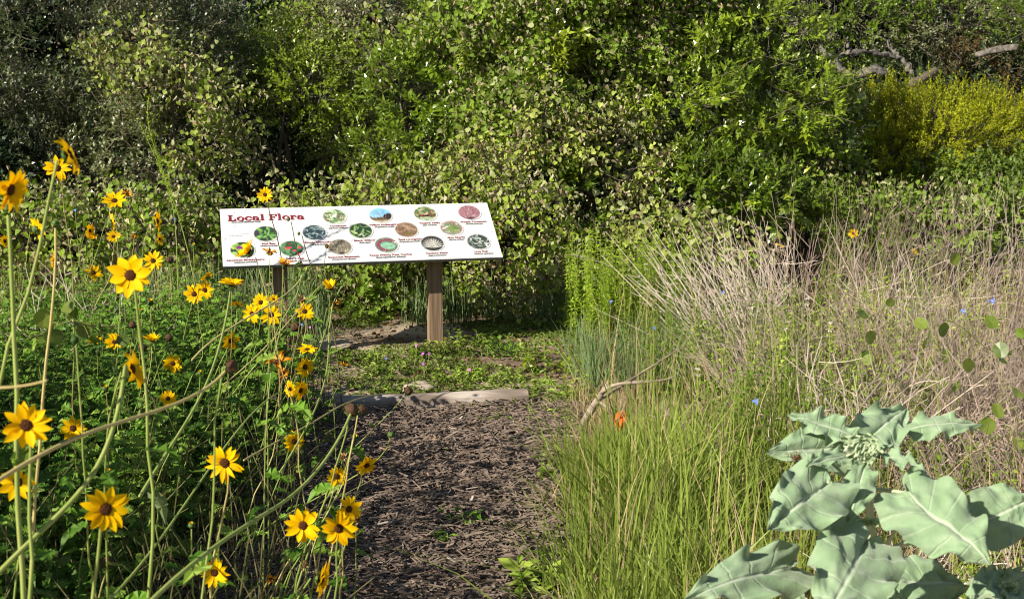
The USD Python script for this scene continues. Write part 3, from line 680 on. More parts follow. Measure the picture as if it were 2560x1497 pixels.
RNG = np.random.default_rng(44)
def painter(kind, U, V):
    """Colours of a round printed plant picture at U, V in -1..1."""
    n1 = meshkit.fbm(np.stack([U * 5, V * 5, 0 * U + len(kind)], -1), 4, 7); n2 = meshkit.noise(np.stack([U * 12, V * 12, 0 * U], -1), 9)
    col = np.zeros(U.shape + (3,))
    def fill(c): col[...] = np.array(c)
    def mixin(m, c): col[...] = col * (1 - m[..., None]) + np.array(c) * m[..., None]
    def blob(x, y, rx, ry, a, c, soft=.12):
        du, dv = U - x, V - y
        p, q = du * math.cos(a) + dv * math.sin(a), -du * math.sin(a) + dv * math.cos(a)
        mixin(np.clip((1 - np.sqrt((p / rx) ** 2 + (q / ry) ** 2)) / soft, 0, 1), c)
    def leaves(n, c0, c1, ln=.3, wd=.09, seed=1, r=.85, fan=None):
        g = np.random.default_rng(seed)
        for _ in range(n):
            a = g.uniform(0, 6.28); x, y = g.uniform(-r, r, 2)
            if fan is not None:
                a = math.atan2(y - fan[1], x - fan[0]) + g.normal(0, .12)
            k = g.random()
            blob(x, y, ln * g.uniform(.6, 1.2), wd * g.uniform(.7, 1.2), a, np.array(c0) * (1 - k) + np.array(c1) * k, .35)
    G = (.02, .045, .02)
    if kind == 'beautyberry':
        fill((.03, .06, .03)); leaves(16, (.12, .24, .04), (.35, .5, .12), .42, .2, 3)
        for i_ in range(26): blob(-.35 + .7 * RNG.random() - .05, .12 + .28 * RNG.random(), .08, .09, 0, (.16 + .1 * RNG.random(), .015, .2), .3)
        blob(-.25, -.4, .08, .5, 1.5, (.09, .05, .03)); blob(.1, -.45, .35, .22, .4, (.3, .48, .14)); blob(-.62, -.45, .25, .25, .4, (.3, .45, .12))
    elif kind == 'redbay':
        fill((.03, .05, .035)); leaves(34, (.05, .16, .04), (.22, .45, .12), .34, .1, 5, .8, (0.05, -.2)); blob(-.7, .1, .22, .4, 0, (.05, .04, .06))
    elif kind == 'turkscap':
        fill((.03, .08, .04)); leaves(22, (.04, .12, .05), (.16, .30, .14), .4, .16, 8)
        for x_, y_, a_ in ((-.25, .08, .3), (.62, .12, .14), (.2, -.25, .13), (.55, -.68, .26)): blob(x_, y_, a_, .13, .15, (.68, .05, .08))
        blob(-.15, .55, .2, .14, .4, (.13, .06, .05))
    elif kind == 'stemodia':
        fill((.03, .05, .06)); leaves(80, (.06, .10, .11), (.33, .42, .44), .17, .06, 12)
    elif kind == 'coralbean':
        fill((.12, .20, .1)); leaves(40, (.2, .33, .14), (.6, .72, .5), .25, .1, 15)
        for x_ in (-.6, .5):
            for i_ in range(22): blob(x_ + RNG.normal(0, .12), RNG.uniform(-.65, .5), .07, .05, RNG.random() * 3, (.2, .03, .06), .3)
        blob(0, .1, .3, .12, .8, (.72, .82, .75))
    elif kind == 'willow':
        fill((.025, .05, .03)); leaves(24, (.08, .18, .05), (.24, .38, .14), .4, .07, 18); blob(-.5, -.2, .32, .1, -.7, (.45, .5, .25)); blob(.12, -.55, .25, .04, -1.2, (.6, .58, .45)); blob(-.08, -.5, .22, .04, .8, (.6, .58, .45))
    elif kind == 'bluestem':
        fill((.17, .15, .11)); leaves(110, (.08, .07, .05), (.46, .42, .33), .34, .02, 21, .95, (-.1, -1.4)); blob(.1, -.75, .35, .2, 0, (.05, .05, .04), .6)
    elif kind == 'indiangrass':
        fill((.20, .45, .75)); mixin(np.clip(-V * .9 + .2, 0, 1) * .7, (.55, .72, .85)); mixin((V < -.25 + .12 * (n1 - .5) * 4).astype(float), (.10, .075, .05)); mixin(((V < -.62) * 1.0), (.36, .29, .2))
        blob(.62, -.12, .45, .36, .3, (.03, .025, .025)); leaves(26, (.12, .09, .06), (.4, .33, .22), .12, .02, 24, .7)
        for a_ in (1.2, 1.45, 1.75, 1.95): blob(.02 + .5 * math.cos(a_), .25, .55, .018, a_, (.14, .09, .07), .5)
    elif kind == 'lovegrass':
        fill((.16, .10, .065)); leaves(120, (.1, .06, .035), (.52, .38, .27), .38, .022, 27, .95, (1.5, -.4)); blob(.1, -.45, .5, .25, .1, (.13, .10, .03), .8)
    elif kind == 'yaupon':
        fill((.10, .13, .06)); leaves(34, (.12, .2, .07), (.45, .5, .28), .26, .13, 30); blob(0, -.28, .95, .1, .06, (.03, .02, .02)); blob(.05, -.65, .6, .2, 0, (.3, .38, .26))
        for i_ in range(14): blob(RNG.uniform(-.8, .9), RNG.uniform(-.35, .2), .08, .09, 0, (.33, .02, .04), .4)
    elif kind == 'prickly':
        fill((.12, .15, .11)); leaves(16, (.1, .14, .09), (.4, .42, .34), .2, .06, 33)
        for a_ in np.linspace(.9, 4.6, 13): blob(.05 + .72 * math.cos(a_), .62 * math.sin(a_), .13, .12, 0, (.25 + .1 * RNG.random(), .02, .09), .5)
        blob(.12, -.1, .62, .42, -.25, (.22, .42, .30), .1); leaves(14, (.12, .3, .2), (.3, .5, .38), .2, .03, 34, .35); blob(.75, .3, .12, .08, .6, (.8, .8, .8))
        for i_ in range(18): blob(RNG.uniform(-.3, .55), RNG.uniform(-.35, .2), .025, .03, 0, (.08, .2, .12), .5)
    elif kind == 'century':
        fill((.035, .035, .035))
        for a_ in np.linspace(.25, 2.9, 13): blob(.0 + .5 * math.cos(a_), -.6 + .75 * math.sin(a_), .6, .075, a_ + .03, (.42 + .12 * RNG.random(), .46, .42), .5); blob(.0 + .5 * math.cos(a_ + .1), -.6 + .75 * math.sin(a_ + .1), .5, .02, a_ + .1, (.05, .06, .05), .5)
        leaves(24, (.03, .03, .03), (.6, .58, .55), .12, .03, 36, .5)
    elif kind == 'myrtle':
        fill((.27, .20, .16)); leaves(24, (.08, .12, .06), (.5, .5, .5), .3, .1, 39); blob(-.4, .1, .5, .16, .5, (.75, .78, .8), .6)
        for a_ in np.linspace(0, 6, 11): blob(.1 + .38 * math.cos(a_), -.02 + .38 * math.sin(a_), .4, .085, a_, (.06 + .14 * RNG.random(), .15 + .16 * RNG.random(), .06), .3)
    elif kind == 'threeawn':
        fill((.26, .12, .15)); leaves(150, (.12, .05, .07), (.60, .38, .40), .4, .018, 42, .95, (-.05, -1.0)); blob(0, -.75, .5, .3, 0, (.05, .04, .04), .8)
    elif kind == 'liveoak':
        fill((.05, .06, .055)); leaves(46, (.05, .09, .05), (.55, .62, .62), .26, .07, 45); blob(.1, .02, .3, .05, .5, (.75, .73, .62)); leaves(16, (.02, .03, .02), (.06, .08, .06), .3, .07, 46)
    col *= (.75 + .5 * n2)[..., None]
    rr = np.sqrt(U ** 2 + V ** 2)
    mixin(np.clip((rr - .86) / .14, 0, 1), (.79, .79, .79))
    return np.clip(col, 0, 1)

PICS = [('beautyberry', 606, 625, 'American Beautyberry', '(Callicarpa americana)'), ('redbay', 664, 585, 'Red Bay', '(Persea borbonia)'), ('turkscap', 729, 622, "Turk's Cap", '(Malvaviscus var. drummondii)'),
        ('stemodia', 785.5, 582, 'Wooly Stemodia', '(Stemodia lanata)'), ('coralbean', 836, 542, 'Coralbean', '(Erythrina herbacea)'), ('bluestem', 850, 618, 'Seacoast Bluestem', '(Schizachyrium littorale)'),
        ('willow', 901.7, 577.5, 'Black Willow', '(Salix nigra)'), ('indiangrass', 951, 539, 'Yellow Indiangrass', '(Sorghastrum nutans)'), ('prickly', 966, 613, 'Texas Prickly Pear Cactus', '(Opuntia engelmannii var. lindheimeri)'),
        ('lovegrass', 1016, 575, 'Red Lovegrass', '(Eragrostis secundiflora)'), ('yaupon', 1062.7, 535, 'Yaupon Holly', '(Ilex vomitoria)'), ('century', 1081, 609, 'Century Plant', '(Agave americana)'),
        ('myrtle', 1128.5, 570.5, 'Wax Myrtle', '(Myrica cerifera)'), ('threeawn', 1173, 532, 'Purple Threeawn', '(Aristida purpurea)'), ('liveoak', 1196, 605, 'Live Oak', '(Quercus virginiana)')]
WHERE = {k: on_board(a, b) for k, a, b, _, _ in PICS}
for a, b in (('redbay', 'turkscap'), ('turkscap', 'stemodia'), ('stemodia', 'coralbean'), ('coralbean', 'willow'), ('stemodia', 'bluestem'), ('bluestem', 'willow'), ('willow', 'indiangrass'), ('willow', 'prickly'),
             ('prickly', 'lovegrass'), ('indiangrass', 'lovegrass'), ('lovegrass', 'yaupon'), ('lovegrass', 'century'), ('yaupon', 'myrtle'), ('century', 'myrtle'), ('myrtle', 'threeawn'), ('myrtle', 'liveoak'), ('beautyberry', 'redbay')):
    seg = LineString([WHERE[a], WHERE[b]]).difference(Point(WHERE[a]).buffer(.078)).difference(Point(WHERE[b]).buffer(.078))
    flat(seg.buffer(.015, cap_style='flat'), M['pale_ink'], 'connecting_bar', .0006)
RAD = .0755
rr, aa = np.linspace(0, 1, 27), np.linspace(0, 2 * np.pi, 73)[:-1]
for kind, px_, py2, name_, latin in PICS:
    c = WHERE[kind]
    Rg, Ag = np.meshgrid(rr, aa, indexing='ij')
    U, V = Rg * np.cos(Ag), Rg * np.sin(Ag)
    col = painter(kind, U, V).reshape(-1, 3)
    v = board(c[0] + U * RAD, c[1] + V * RAD, np.full(U.shape, .0026)).reshape(-1, 3)
    i, j = np.meshgrid(np.arange(26), np.arange(72), indexing='ij')
    f = np.stack([i * 72 + j, (i + 1) * 72 + j, (i + 1) * 72 + (j + 1) % 72, i * 72 + (j + 1) % 72], -1).reshape(-1, 4)
    part('plant_picture', v, f, M['print'], sign, color=col, label='round printed picture of ' + name_)
    sq = 1.0 if len(latin) < 30 else .82
    words(name_, c[0] + (.012 if name_ != 'Live Oak' else 0), c[1] - RAD - .021, .0135, M['maroon'], 'caption', True, squeeze=1.12)
    words(latin, c[0] + .012, c[1] - RAD - .040, .0125, M['black_ink'], 'latin_name', True, slant=.35, squeeze=.72 * sq)

# ---------------------------------------------------------------- timber, branch, stone, scrap
def rough_log(a, b, r, mat, flatness=.75, seed=1):
    n = 60
    p = np.linspace(0, 1, n)[:, None] * (b - a) + a
    ax = nrm(b - a); side = nrm(np.cross(Z, ax)); up = np.cross(ax, side)
    ang = np.linspace(0, 2 * np.pi, 25)[:-1]
    k = meshkit.fbm(np.stack([p[:, :1] * 4 + 0 * ang, np.cos(ang)[None] * 1.5 + 0 * p[:, :1], np.sin(ang)[None] * 1.5 + 0 * p[:, :1]], -1), 3, seed)
    rad = r * (.9 + .25 * (k - .5))
    cs = np.clip(np.cos(ang), -.86, .86)
    v = p[:, None] + rad[..., None] * (cs[None, :, None] * side + np.clip(np.sin(ang), -.6, 1)[None, :, None] * flatness * up)
    v = v.reshape(-1, 3)
    i, j = np.meshgrid(np.arange(n - 1), np.arange(24), indexing='ij')
    f = np.stack([i * 24 + j, i * 24 + (j + 1) % 24, (i + 1) * 24 + (j + 1) % 24, (i + 1) * 24 + j], -1).reshape(-1, 4)
    f = np.vstack([f[:, [0, 1, 2]], f[:, [0, 2, 3]]])
    v = np.vstack([v, a, b]); e = (n - 1) * 24
    f = np.vstack([f, [[(m + 1) % 24, m, len(v) - 2] for m in range(24)], [[e + m, e + (m + 1) % 24, len(v) - 1] for m in range(24)]])
    return v, f
a = ground_at(735, 1034); b = ground_at(1318, 1013)
a[2] = b[2] = .042
t = thing('landscape_timber', 'grey weathered round timber lying across the end of the chip path', 'timber', ((a + b) / 2) * np.array([1, 1, 0]))
part('timber', *rough_log(a, b, .062, 'grey_wood'), M['grey_wood'], t)

t = thing('fallen_branch', 'pale bare forked branch leaning in the grass right of the timber', 'branch', ground_at(1440, 1105))
def stick(pts, r, name='branch', mat='driftwood'):
    p = spline([at(*q) for q in pts], 24)
    v, f = tube(p, np.interp(np.linspace(0, 1, 24), np.linspace(0, 1, len(r)), r), 8)
    v = v + (meshkit.fbm(v * 30, 3, 4)[:, None] - .5) * .012
    part(name, v, f, M[mat], t, smooth=True)
stick([(1437, 1108, 5.75), (1458, 1060, 5.75), (1482, 1018, 5.7), (1503, 985, 5.7), (1524, 950, 5.7)], [.012, .016, .018, .015, .006])
stick([(1500, 985, 5.7), (1540, 962, 5.65), (1610, 955, 5.6), (1690, 938, 5.6)], [.010, .008, .006, .004])
stick([(1490, 1005, 5.7), (1540, 972, 5.8), (1640, 910, 6.0), (1690, 876, 6.1)], [.010, .008, .006, .004])
stick([(1492, 1008, 5.7), (1520, 1020, 5.6), (1535, 1045, 5.6)], [.009, .007, .004])

t = thing('flat_stone', 'pale flat sandy stone in the weeds just behind the timber', 'stone', ground_at(1045, 978))
m = trimesh.creation.icosphere(3, 1.0); v = m.vertices * np.array([.085, .11, .02]); v = v + (meshkit.fbm(v * 14, 3, 6)[:, None] - .5) * .03
part('stone', v + ground_at(1045, 975) + np.array([0, 0, .012]), m.faces, M['sand_stone'], t, smooth=True)
t = thing('flat_stone', 'pale sandy stone left of the posts beside the sunflowers', 'stone', ground_at(840, 866))
v = m.vertices * np.array([.12, .13, .02]); v = v + (meshkit.fbm(v * 12, 3, 9)[:, None] - .5) * .03
part('stone', v + ground_at(835, 866) + np.array([0, 0, .01]), m.faces, M['sand_stone'], t, smooth=True)

g = np.random.default_rng(5)
t = thing('orange_scrap', 'crumpled bright orange scrap caught in the grass beside the path', 'scrap', at(1553, 1050, 5.3) * np.array([1, 1, 0]))
U, V = np.meshgrid(np.linspace(-1, 1, 9), np.linspace(-1, 1, 9))
c = at(1553, 1052, 5.3)
w = (1 - .35 * np.abs(V)) * .028
v = np.stack([c[0] + U * w + .004 * g.normal(size=U.shape), c[1] + .02 * (meshkit.fbm(np.stack([U * 2, V * 2, 0 * U], -1), 3, 2) - .5) * 2 + .004 * g.normal(size=U.shape), c[2] + V * .04 + .004 * g.normal(size=U.shape)], -1)
i, j = np.meshgrid(np.arange(8), np.arange(8), indexing='ij'); k = i * 9 + j
part('scrap', v.reshape(-1, 3), np.stack([k, k + 1, k + 10, k + 9], -1).reshape(-1, 4), M['orange'], t)
# ---------------------------------------------------------------- sunflowers
def frame_of(N):
    N = nrm(N); a = nrm(np.cross(N, np.array([.13, .31, .94]))); return a, np.cross(N, a), N

def petal(R, rd, az, el, droop, width, rng, twist=0.0, curl=0.0):
    n, k = 6, 3
    t = np.linspace(0, 1, n)
    L = R - rd * .75
    w = width * np.array([.34, .78, 1.0, .96, .62, .06])
    ang = el - droop * t ** 1.3
    ds = L / (n - 1)
    r = rd * .75 + np.r_[0, np.cumsum(np.cos(ang[:-1]) * ds)]; z = np.r_[0, np.cumsum(np.sin(ang[:-1]) * ds)]
    u = np.array([-1, 0, 1.0])
    U = u[None] * w[:, None]
    tw = twist * t
    groove = np.abs(u)[None] * w[:, None] * (.28 + curl)
    X = np.repeat(r[:, None], k, 1) - np.sin(ang)[:, None] * groove; Zz = z[:, None] + U * np.sin(tw)[:, None] + np.cos(ang)[:, None] * groove; Yy = U * np.cos(tw)[:, None]
    side = rng.normal(0, .10) * R * t ** 2
    Yy = Yy + side[:, None]
    x = X * math.cos(az) - Yy * math.sin(az); y = X * math.sin(az) + Yy * math.cos(az)
    i, j = np.meshgrid(np.arange(n - 1), np.arange(k - 1), indexing='ij'); q = i * k + j
    return np.stack([x, y, Zz], -1).reshape(-1, 3), np.stack([q, q + k, q + k + 1, q + 1], -1).reshape(-1, 4)

_ico = trimesh.creation.icosphere(2, 1.0)
def dome(P, fr, r, h, rng, rough=.12):
    v = _ico.vertices * (1 + rough * (rng.random((len(_ico.vertices), 1)) - .5) * 2)
    return P + v[:, :1] * r * fr[0] + v[:, 1:2] * r * fr[1] + v[:, 2:] * h * fr[2], _ico.faces

def calyx(P, fr, r, rng, n=15, spreadk=.35, ln=1.0):
    pile = Pile()
    az = np.arange(n) / n * 6.283 + rng.normal(0, .1, n)
    rad = np.cos(az)[:, None] * fr[0] + np.sin(az)[:, None] * fr[1]
    D = nrm(rad * (1.0 + 0 * spreadk) + fr[2] * rng.uniform(-.25, .25, (n, 1)) * 1.0 + fr[2] * (.5 - spreadk))
    out, f = leaf_mesh('lance', P + rad * r * .45 - fr[2] * r * .28, D, nrm(-fr[2] + rad * .4), r * ln * rng.uniform(.8, 1.25, n), np.full(n, r * .42))
    pile.add(*merge(out, f))
    v = _ico.vertices.copy(); v[:, 2] = np.minimum(v[:, 2], .1)
    pile.add(P + v[:, :1] * r * .8 * fr[0] + v[:, 1:2] * r * .8 * fr[1] + v[:, 2:] * r * .5 * fr[2] - fr[2] * r * .15, _ico.faces)
    return pile.get()

def stem_curve(P, N, root, bend=.12, n=14):
    h = P[2] - root[2]
    return bezier([root, root + np.array([(P[0] - root[0]) * .15, (P[1] - root[1]) * .15, h * .5]), P - N * bend - Z * h * .16, P - N * .012], n)

def flower(px, py, dia, face, label, kind='open', Y=None, root=None, seed=0, real=.074, n=None, stem='stem', droop=None, wid=None, el=None, sr=None, group=None):
    rng = np.random.default_rng(1000 + seed)
    if Y is None: Y = real * FPX / dia
    R = dia / ppm(Y) / 2 * ((1.06 if dia > 70 else 1.15) if kind in ('open', 'wilt') else 1)
    P = at(px, py, Y)
    N = nrm(np.array([face[0], -face[1], face[2]]))
    a_, b_, _ = frame_of(N); ro = rng.uniform(0, 6.28)
    fr = (a_ * math.cos(ro) + b_ * math.sin(ro), -a_ * math.sin(ro) + b_ * math.cos(ro), N)
    if root is None:
        root = np.array([P[0] - rng.uniform(-.02, .28), P[1] + rng.uniform(-.1, .3), 0])
    else:
        root = np.array([root[0], root[1], 0.])
    name = dict(open='sunflower', wilt='wilted_sunflower', dry='wilted_sunflower', seed='sunflower_seed_head', bud='sunflower_bud')[kind]
    cat = dict(open='sunflower', wilt='wilted sunflower', dry='wilted sunflower', seed='seed head', bud='flower bud')[kind]
    t = thing(name, label, cat, root, group)
    sp_ = stem_curve(P - N * R * .25, N, root, bend=max(.05, R * 2.2))
    sp_ = sp_ + (np.sin(np.linspace(0, 1, len(sp_)) * np.pi) ** 2)[:, None] * np.array([1, 1, 0]) * (meshkit.fbm(np.stack([np.linspace(0, 3, len(sp_)), 0 * sp_[:, 0], 0 * sp_[:, 0] + seed * 3.3], -1), 3, seed)[:, None] - .5) * .09
    srad = sr or (.0023 if Y < 3.2 else .0018)
    part('stem', *tube(sp_, np.linspace(srad * 1.35, srad * .72, len(sp_)), 6), M[stem if stem != 'stem' or rng.random() < .75 else ('stem_red' if rng.random() < .5 else 'stem_dry')], t, smooth=True)
    k = rng.integers(3, 7)
    ii = rng.integers(2, 10, k)
    lp = sp_[ii]; ld = spread(k, rng) * np.array([1, 1, .3])
    out, f = leaf_mesh('toothed', lp, ld, np.tile(Z, (k, 1)) + rng.normal(0, .3, (k, 3)), rng.uniform(.05, .08, k), rng.uniform(.035, .055, k), bend=rng.uniform(.1, .4, k))
    for q in out: part('leaf', q, f, M['bed_leaf'], t)
    if kind == 'open' or kind == 'wilt':
        rd = R * (.25 if kind == 'open' else .3)
        part('disc', *dome(P + N * R * .03, fr, rd, rd * .5, rng), M['disc'], t, smooth=True)
        part('calyx', *calyx(P - N * R * .06, fr, R * .38, rng), M['calyx'], t)
        n_ = n or rng.integers(10, 15)
        for q in range(n_):
            if kind == 'open':
                dr = (droop if droop is not None else .25) + rng.normal(0, .18); e = (el if el is not None else .2) + rng.normal(0, .10)
                v, f = petal(R * rng.uniform(.9, 1.06), rd, q / n_ * 6.283 + rng.normal(0, .09), e, dr, R * (wid * 1.12 if wid else rng.uniform(.165, .20)) * rng.uniform(.85, 1.15), rng, rng.normal(0, .25), .05)
                mt = 'petal'
            else:
                v, f = petal(R * rng.uniform(.75, 1.15), rd, q / n_ * 6.283 + rng.normal(0, .2), rng.uniform(.1, 1.1), rng.normal(.9, 1.0), R * .16 * rng.uniform(.5, 1.1), rng, rng.normal(0, 1.5), .4)
                mt = 'petal_old'
            part('petal', P + v[:, :1] * fr[0] + v[:, 1:2] * fr[1] + v[:, 2:] * fr[2] + N * R * .02, f, M[mt], t, smooth=True)
    elif kind == 'dry':
        part('disc', *dome(P, fr, R * .45, R * .35, rng), M['disc_dry'], t, smooth=True)
        part('calyx', *calyx(P - N * R * .1, fr, R * .6, rng, spreadk=.1), M['calyx'], t)
        for q in range(9):
            v, f = petal(R * rng.uniform(.8, 1.2), R * .45, q / 9 * 6.283, rng.uniform(.3, 1.3), rng.normal(1.2, 1.0), R * .2 * rng.uniform(.5, 1.1), rng, rng.normal(0, 1.6), .5)
            part('petal', P + v[:, :1] * fr[0] + v[:, 1:2] * fr[1] + v[:, 2:] * fr[2], f, M['petal_dry'], t)
    elif kind == 'seed':
        part('disc', *dome(P + N * R * .15, fr, R * .8, R * .62, rng, .2), M['disc_dry'], t, smooth=True)
        part('calyx', *calyx(P - N * R * .1, fr, R * .95, rng, 16, .0), M['calyx'], t)
    elif kind == 'bud':
        part('bud', *dome(P, fr, R * .62, R * .55, rng, .2), M['calyx'], t, smooth=True)
        part('calyx', *calyx(P - N * R * .1, fr, R * .8, rng, 14, -.3), M['calyx'], t)
        if 'yellow' in label or 'opening' in label:
            for q in range(9):
                v, f = petal(R * .8, R * .2, q / 9 * 6.283, 1.1, .1, R * .13, rng)
                part('petal', P + N * R * .3 + v[:, :1] * fr[0] + v[:, 1:2] * fr[1] + v[:, 2:] * fr[2], f, M['petal'], t)
    return t

FL = [  # px, py, diameter px, facing (right, towards the camera, up), label, options
 (172, 388, 108, (.75, -.1, .35), 'tallest sunflower, drooping and turned right, above all others at upper left', dict(droop=1.0, Y=2.15, root=(-1.02, 2.2), sr=.0035)),
 (144, 421, 61, (.1, 1, .15), 'small sunflower facing the camera just below the tallest one', dict(Y=3.7)),
 (24, 474, 122, (.6, .15, -.15), 'large blurred sunflower cut by the left edge near the top', dict(droop=.5, Y=2.0, el=.35, root=(-.9, 1.9), sr=.0035)),
 (90, 573, 54, (.55, -.75, .2), 'sunflower seen from behind with green centre, near the left edge', {}),
 (286, 503, 57, (.1, .55, .65), 'sunflower tilted upward, left of the tall seed stalks and topmost in its group', dict(Y=4.3)),
 (277, 554, 44, (.75, -.5, .2), 'sunflower turned away directly below the upward-tilted one', {}),
 (224, 577, 34, (.9, .35, .1), 'narrow side-on sunflower above a drooping one, left of the big bright bloom', {}),
 (231, 598, 34, (.1, .3, .9), 'half-closed sunflower seen from the side under the narrow one', dict(el=.8)),
 (284, 592, 36, (.2, .7, .6), 'small sunflower facing up between the narrow pair and the vine', {}),
 (392, 553, 50, (1, .02, .1), 'edge-on sunflower standing alone right of the upper left group', dict(Y=5.2)),
 (398, 598, 30, (.85, .3, .2), 'little side-on sunflower below the lone edge-on one', {}),
 (136, 649, 44, (-.8, .15, .2), 'side-on sunflower by the thick pale stem at left', {}),
 (11, 603, 32, (.8, .3, .1), 'small sunflower peeping in at the left edge', {}),
 (233, 682, 44, (.45, .55, .55), 'half side-on sunflower tilted right, left of the big bright bloom', {}),
 (383, 652, 48, (.1, 1, .35), 'round open sunflower just behind the big bright bloom', {}),
 (326, 688, 112, (.05, 1, .2), 'big bright sunflower with broad petals, in front of the left vine bank', dict(n=10, wid=.2, Y=2.35, sr=.0035, root=(-.72, 2.35))),
 (663, 487, 38, (-.1, 1, .2), 'sunflower above the top edge of the sign on a long thin stem', dict(Y=6.4, stem='stem_dark', root=(-1.15, 6.5), sr=.0032)),
 (511, 633, 26, (.8, .2, .4), 'small orange sunflower seen from the side left of the sign', {}),
 (519, 693, 34, (-.5, -.4, .6), 'sunflower seen from behind above the overlapping pair', {}),
 (580, 712, 60, (.1, .1, 1), 'sunflower opening upward in profile below the left end of the sign', dict(el=.45, Y=4.0, droop=.5)),
 (486, 735, 50, (-.05, 1, .15), 'front sunflower of the overlapping pair left of the sign', dict(Y=4.5)),
 (512, 725, 46, (.1, 1, .15), 'rear sunflower of the overlapping pair left of the sign', dict(Y=4.75)),
 (622, 630, 76, (-.75, .15, .65), 'sunflower in profile across the lower left corner of the sign', dict(el=.6, droop=.1, Y=3.3, root=(-.55, 3.5))),
 (824, 722, 54, (.0, .15, 1), 'cup-shaped sunflower seen from the side between the sign posts', dict(el=.95, droop=-.1, Y=4.6)),
 (762, 778, 47, (.05, 1, .2), 'round sunflower in front of the left sign post, right of the bright cluster', {}),
 (652, 756, 44, (-.05, .9, .35), 'upper sunflower of the bright yellow cluster beside the left post', dict(Y=4.9)),
 (630, 784, 46, (-.15, .9, .25), 'left sunflower of the bright yellow cluster beside the left post', dict(Y=4.7)),
 (678, 786, 52, (.05, 1, .15), 'right-hand sunflower of the bright yellow cluster beside the left post', dict(Y=4.5)),
 (684, 748, 26, (.3, .6, .6), 'smallest sunflower half hidden at the back of the bright cluster', dict(Y=5.2)),
 (592, 764, 36, (-.1, -.5, .7), 'sunflower with backward petals at the left of the bright cluster', dict(Y=5.0)),
 (768, 874, 50, (.1, .25, 1), 'flat sunflower facing the sky left of the pale stone', dict(Y=4.6, droop=.6)),
 (762, 917, 52, (.6, .75, .1), 'drooping sunflower under the sky-facing one', dict(Y=4.4, droop=.6)),
 (751, 975, 50, (.65, .45, -.1), 'lopsided sunflower beside the left end of the timber', dict(Y=4.3, droop=.8)),
 (726, 972, 42, (-.4, .6, .0), 'ragged sunflower touching the lopsided one by the timber', dict(Y=4.4, droop=.9)),
 (612, 950, 28, (.3, .6, .5), 'small half-open sunflower deep in the leaves left of the timber', {}),
 (66, 1062, 124, (.18, 1, .12), 'large open sunflower low at the left edge, facing the camera', dict(n=13, Y=1.9, root=(-.8, 1.75), sr=.0035)),
 (183, 1070, 62, (.1, 1, .1), 'smaller sunflower crossed by a pale stem, right of the large left-edge bloom', dict(Y=3.3)),
 (44, 1205, 98, (.25, .85, .35), 'sunflower at the left edge below the large open one', dict(Y=2.35, root=(-1.0, 2.2))),
 (264, 1272, 124, (.45, .8, .15), 'large sunflower with swept petals near the lower left corner', dict(n=12, Y=1.95, wid=.17, root=(-.78, 1.85), sr=.0035)),
 (562, 1156, 100, (.0, 1, .12), 'star-like sunflower with narrow petals over the dark leaves', dict(n=14, wid=.12, Y=2.55)),
 (537, 1430, 80, (-.05, 1, .1), 'star-like sunflower with ragged petals at the bottom edge', dict(n=13, wid=.13, Y=2.6)),
 (758, 1312, 96, (-.05, 1, .1), 'left sunflower of the pair over the dark chip path', dict(n=13, Y=2.55)),
 (847, 1320, 94, (.2, 1, .05), 'right sunflower of the pair over the dark chip path', dict(n=13, Y=2.5)),
 (872, 1272, 66, (.45, .85, .2), 'sunflower partly hidden behind the right one of the pair', dict(Y=2.85)),
 (842, 1190, 54, (.35, .9, .05), 'small sunflower above the pair over the path', dict(Y=3.3)),
 (916, 1162, 58, (.35, .7, -.35), 'nodding sunflower farthest right over the path', dict(Y=3.3, droop=.5)),
 (802, 1448, 96, (.9, .2, -.05), 'sunflower in profile at the bottom edge over the path', dict(Y=2.45, el=.3)),
 (432, 908, 48, (.1, 1, .05), 'round sunflower alone in the middle of the leafy bed', {}),
 (576, 851, 48, (.55, .75, -.2), 'sunflower leaning down right in the middle of the bed above the dark seed head', dict(Y=4.4)),
 (328, 922, 106, (.75, .1, .25), 'drooping sunflower in profile with hanging petals, middle left', dict(Y=2.5, n=8, droop=1.5, el=.6, wid=.2)),
 (239, 856, 44, (-.1, .15, 1), 'low sunflower in profile left of the drooping one', dict(Y=4.6, el=.5)),
 (287, 856, 52, (.2, .5, .7), 'sunflower tilted upward just above the drooping one', dict(Y=4.4)),
 (380, 851, 52, (.1, .1, 1), 'sunflower opened flat to the sky right of the thick green stem', dict(Y=4.3, el=.55)),
 (420, 996, 42, (.2, .6, .3), 'sunflower half buried in leaves in the middle of the bed', dict(Y=4.0)),
 (735, 1103, 54, (.4, .7, .0), 'sunflower with hanging petals at the edge of the dark path', dict(Y=3.5, droop=.8)),
 (600, 775, 26, (.2, .8, .4), 'tiny yellow sunflower beside the bright cluster', {}),
 (2133, 584, 26, (.1, 1, .2), 'far sunflower above the dry stems at right, the highest there', dict(Y=8.6)),
 (1950, 615, 24, (.3, .2, .9), 'far sunflower in profile in front of the dark gap at right', dict(Y=8.6)),
 (2286, 630, 20, (.3, .7, .5), 'far sunflower low among the dry stems at right', dict(Y=8.8)),
]
for q, (a, b, c, d, e, o) in enumerate(FL):
    flower(a, b, c, d, e, seed=q, **o)

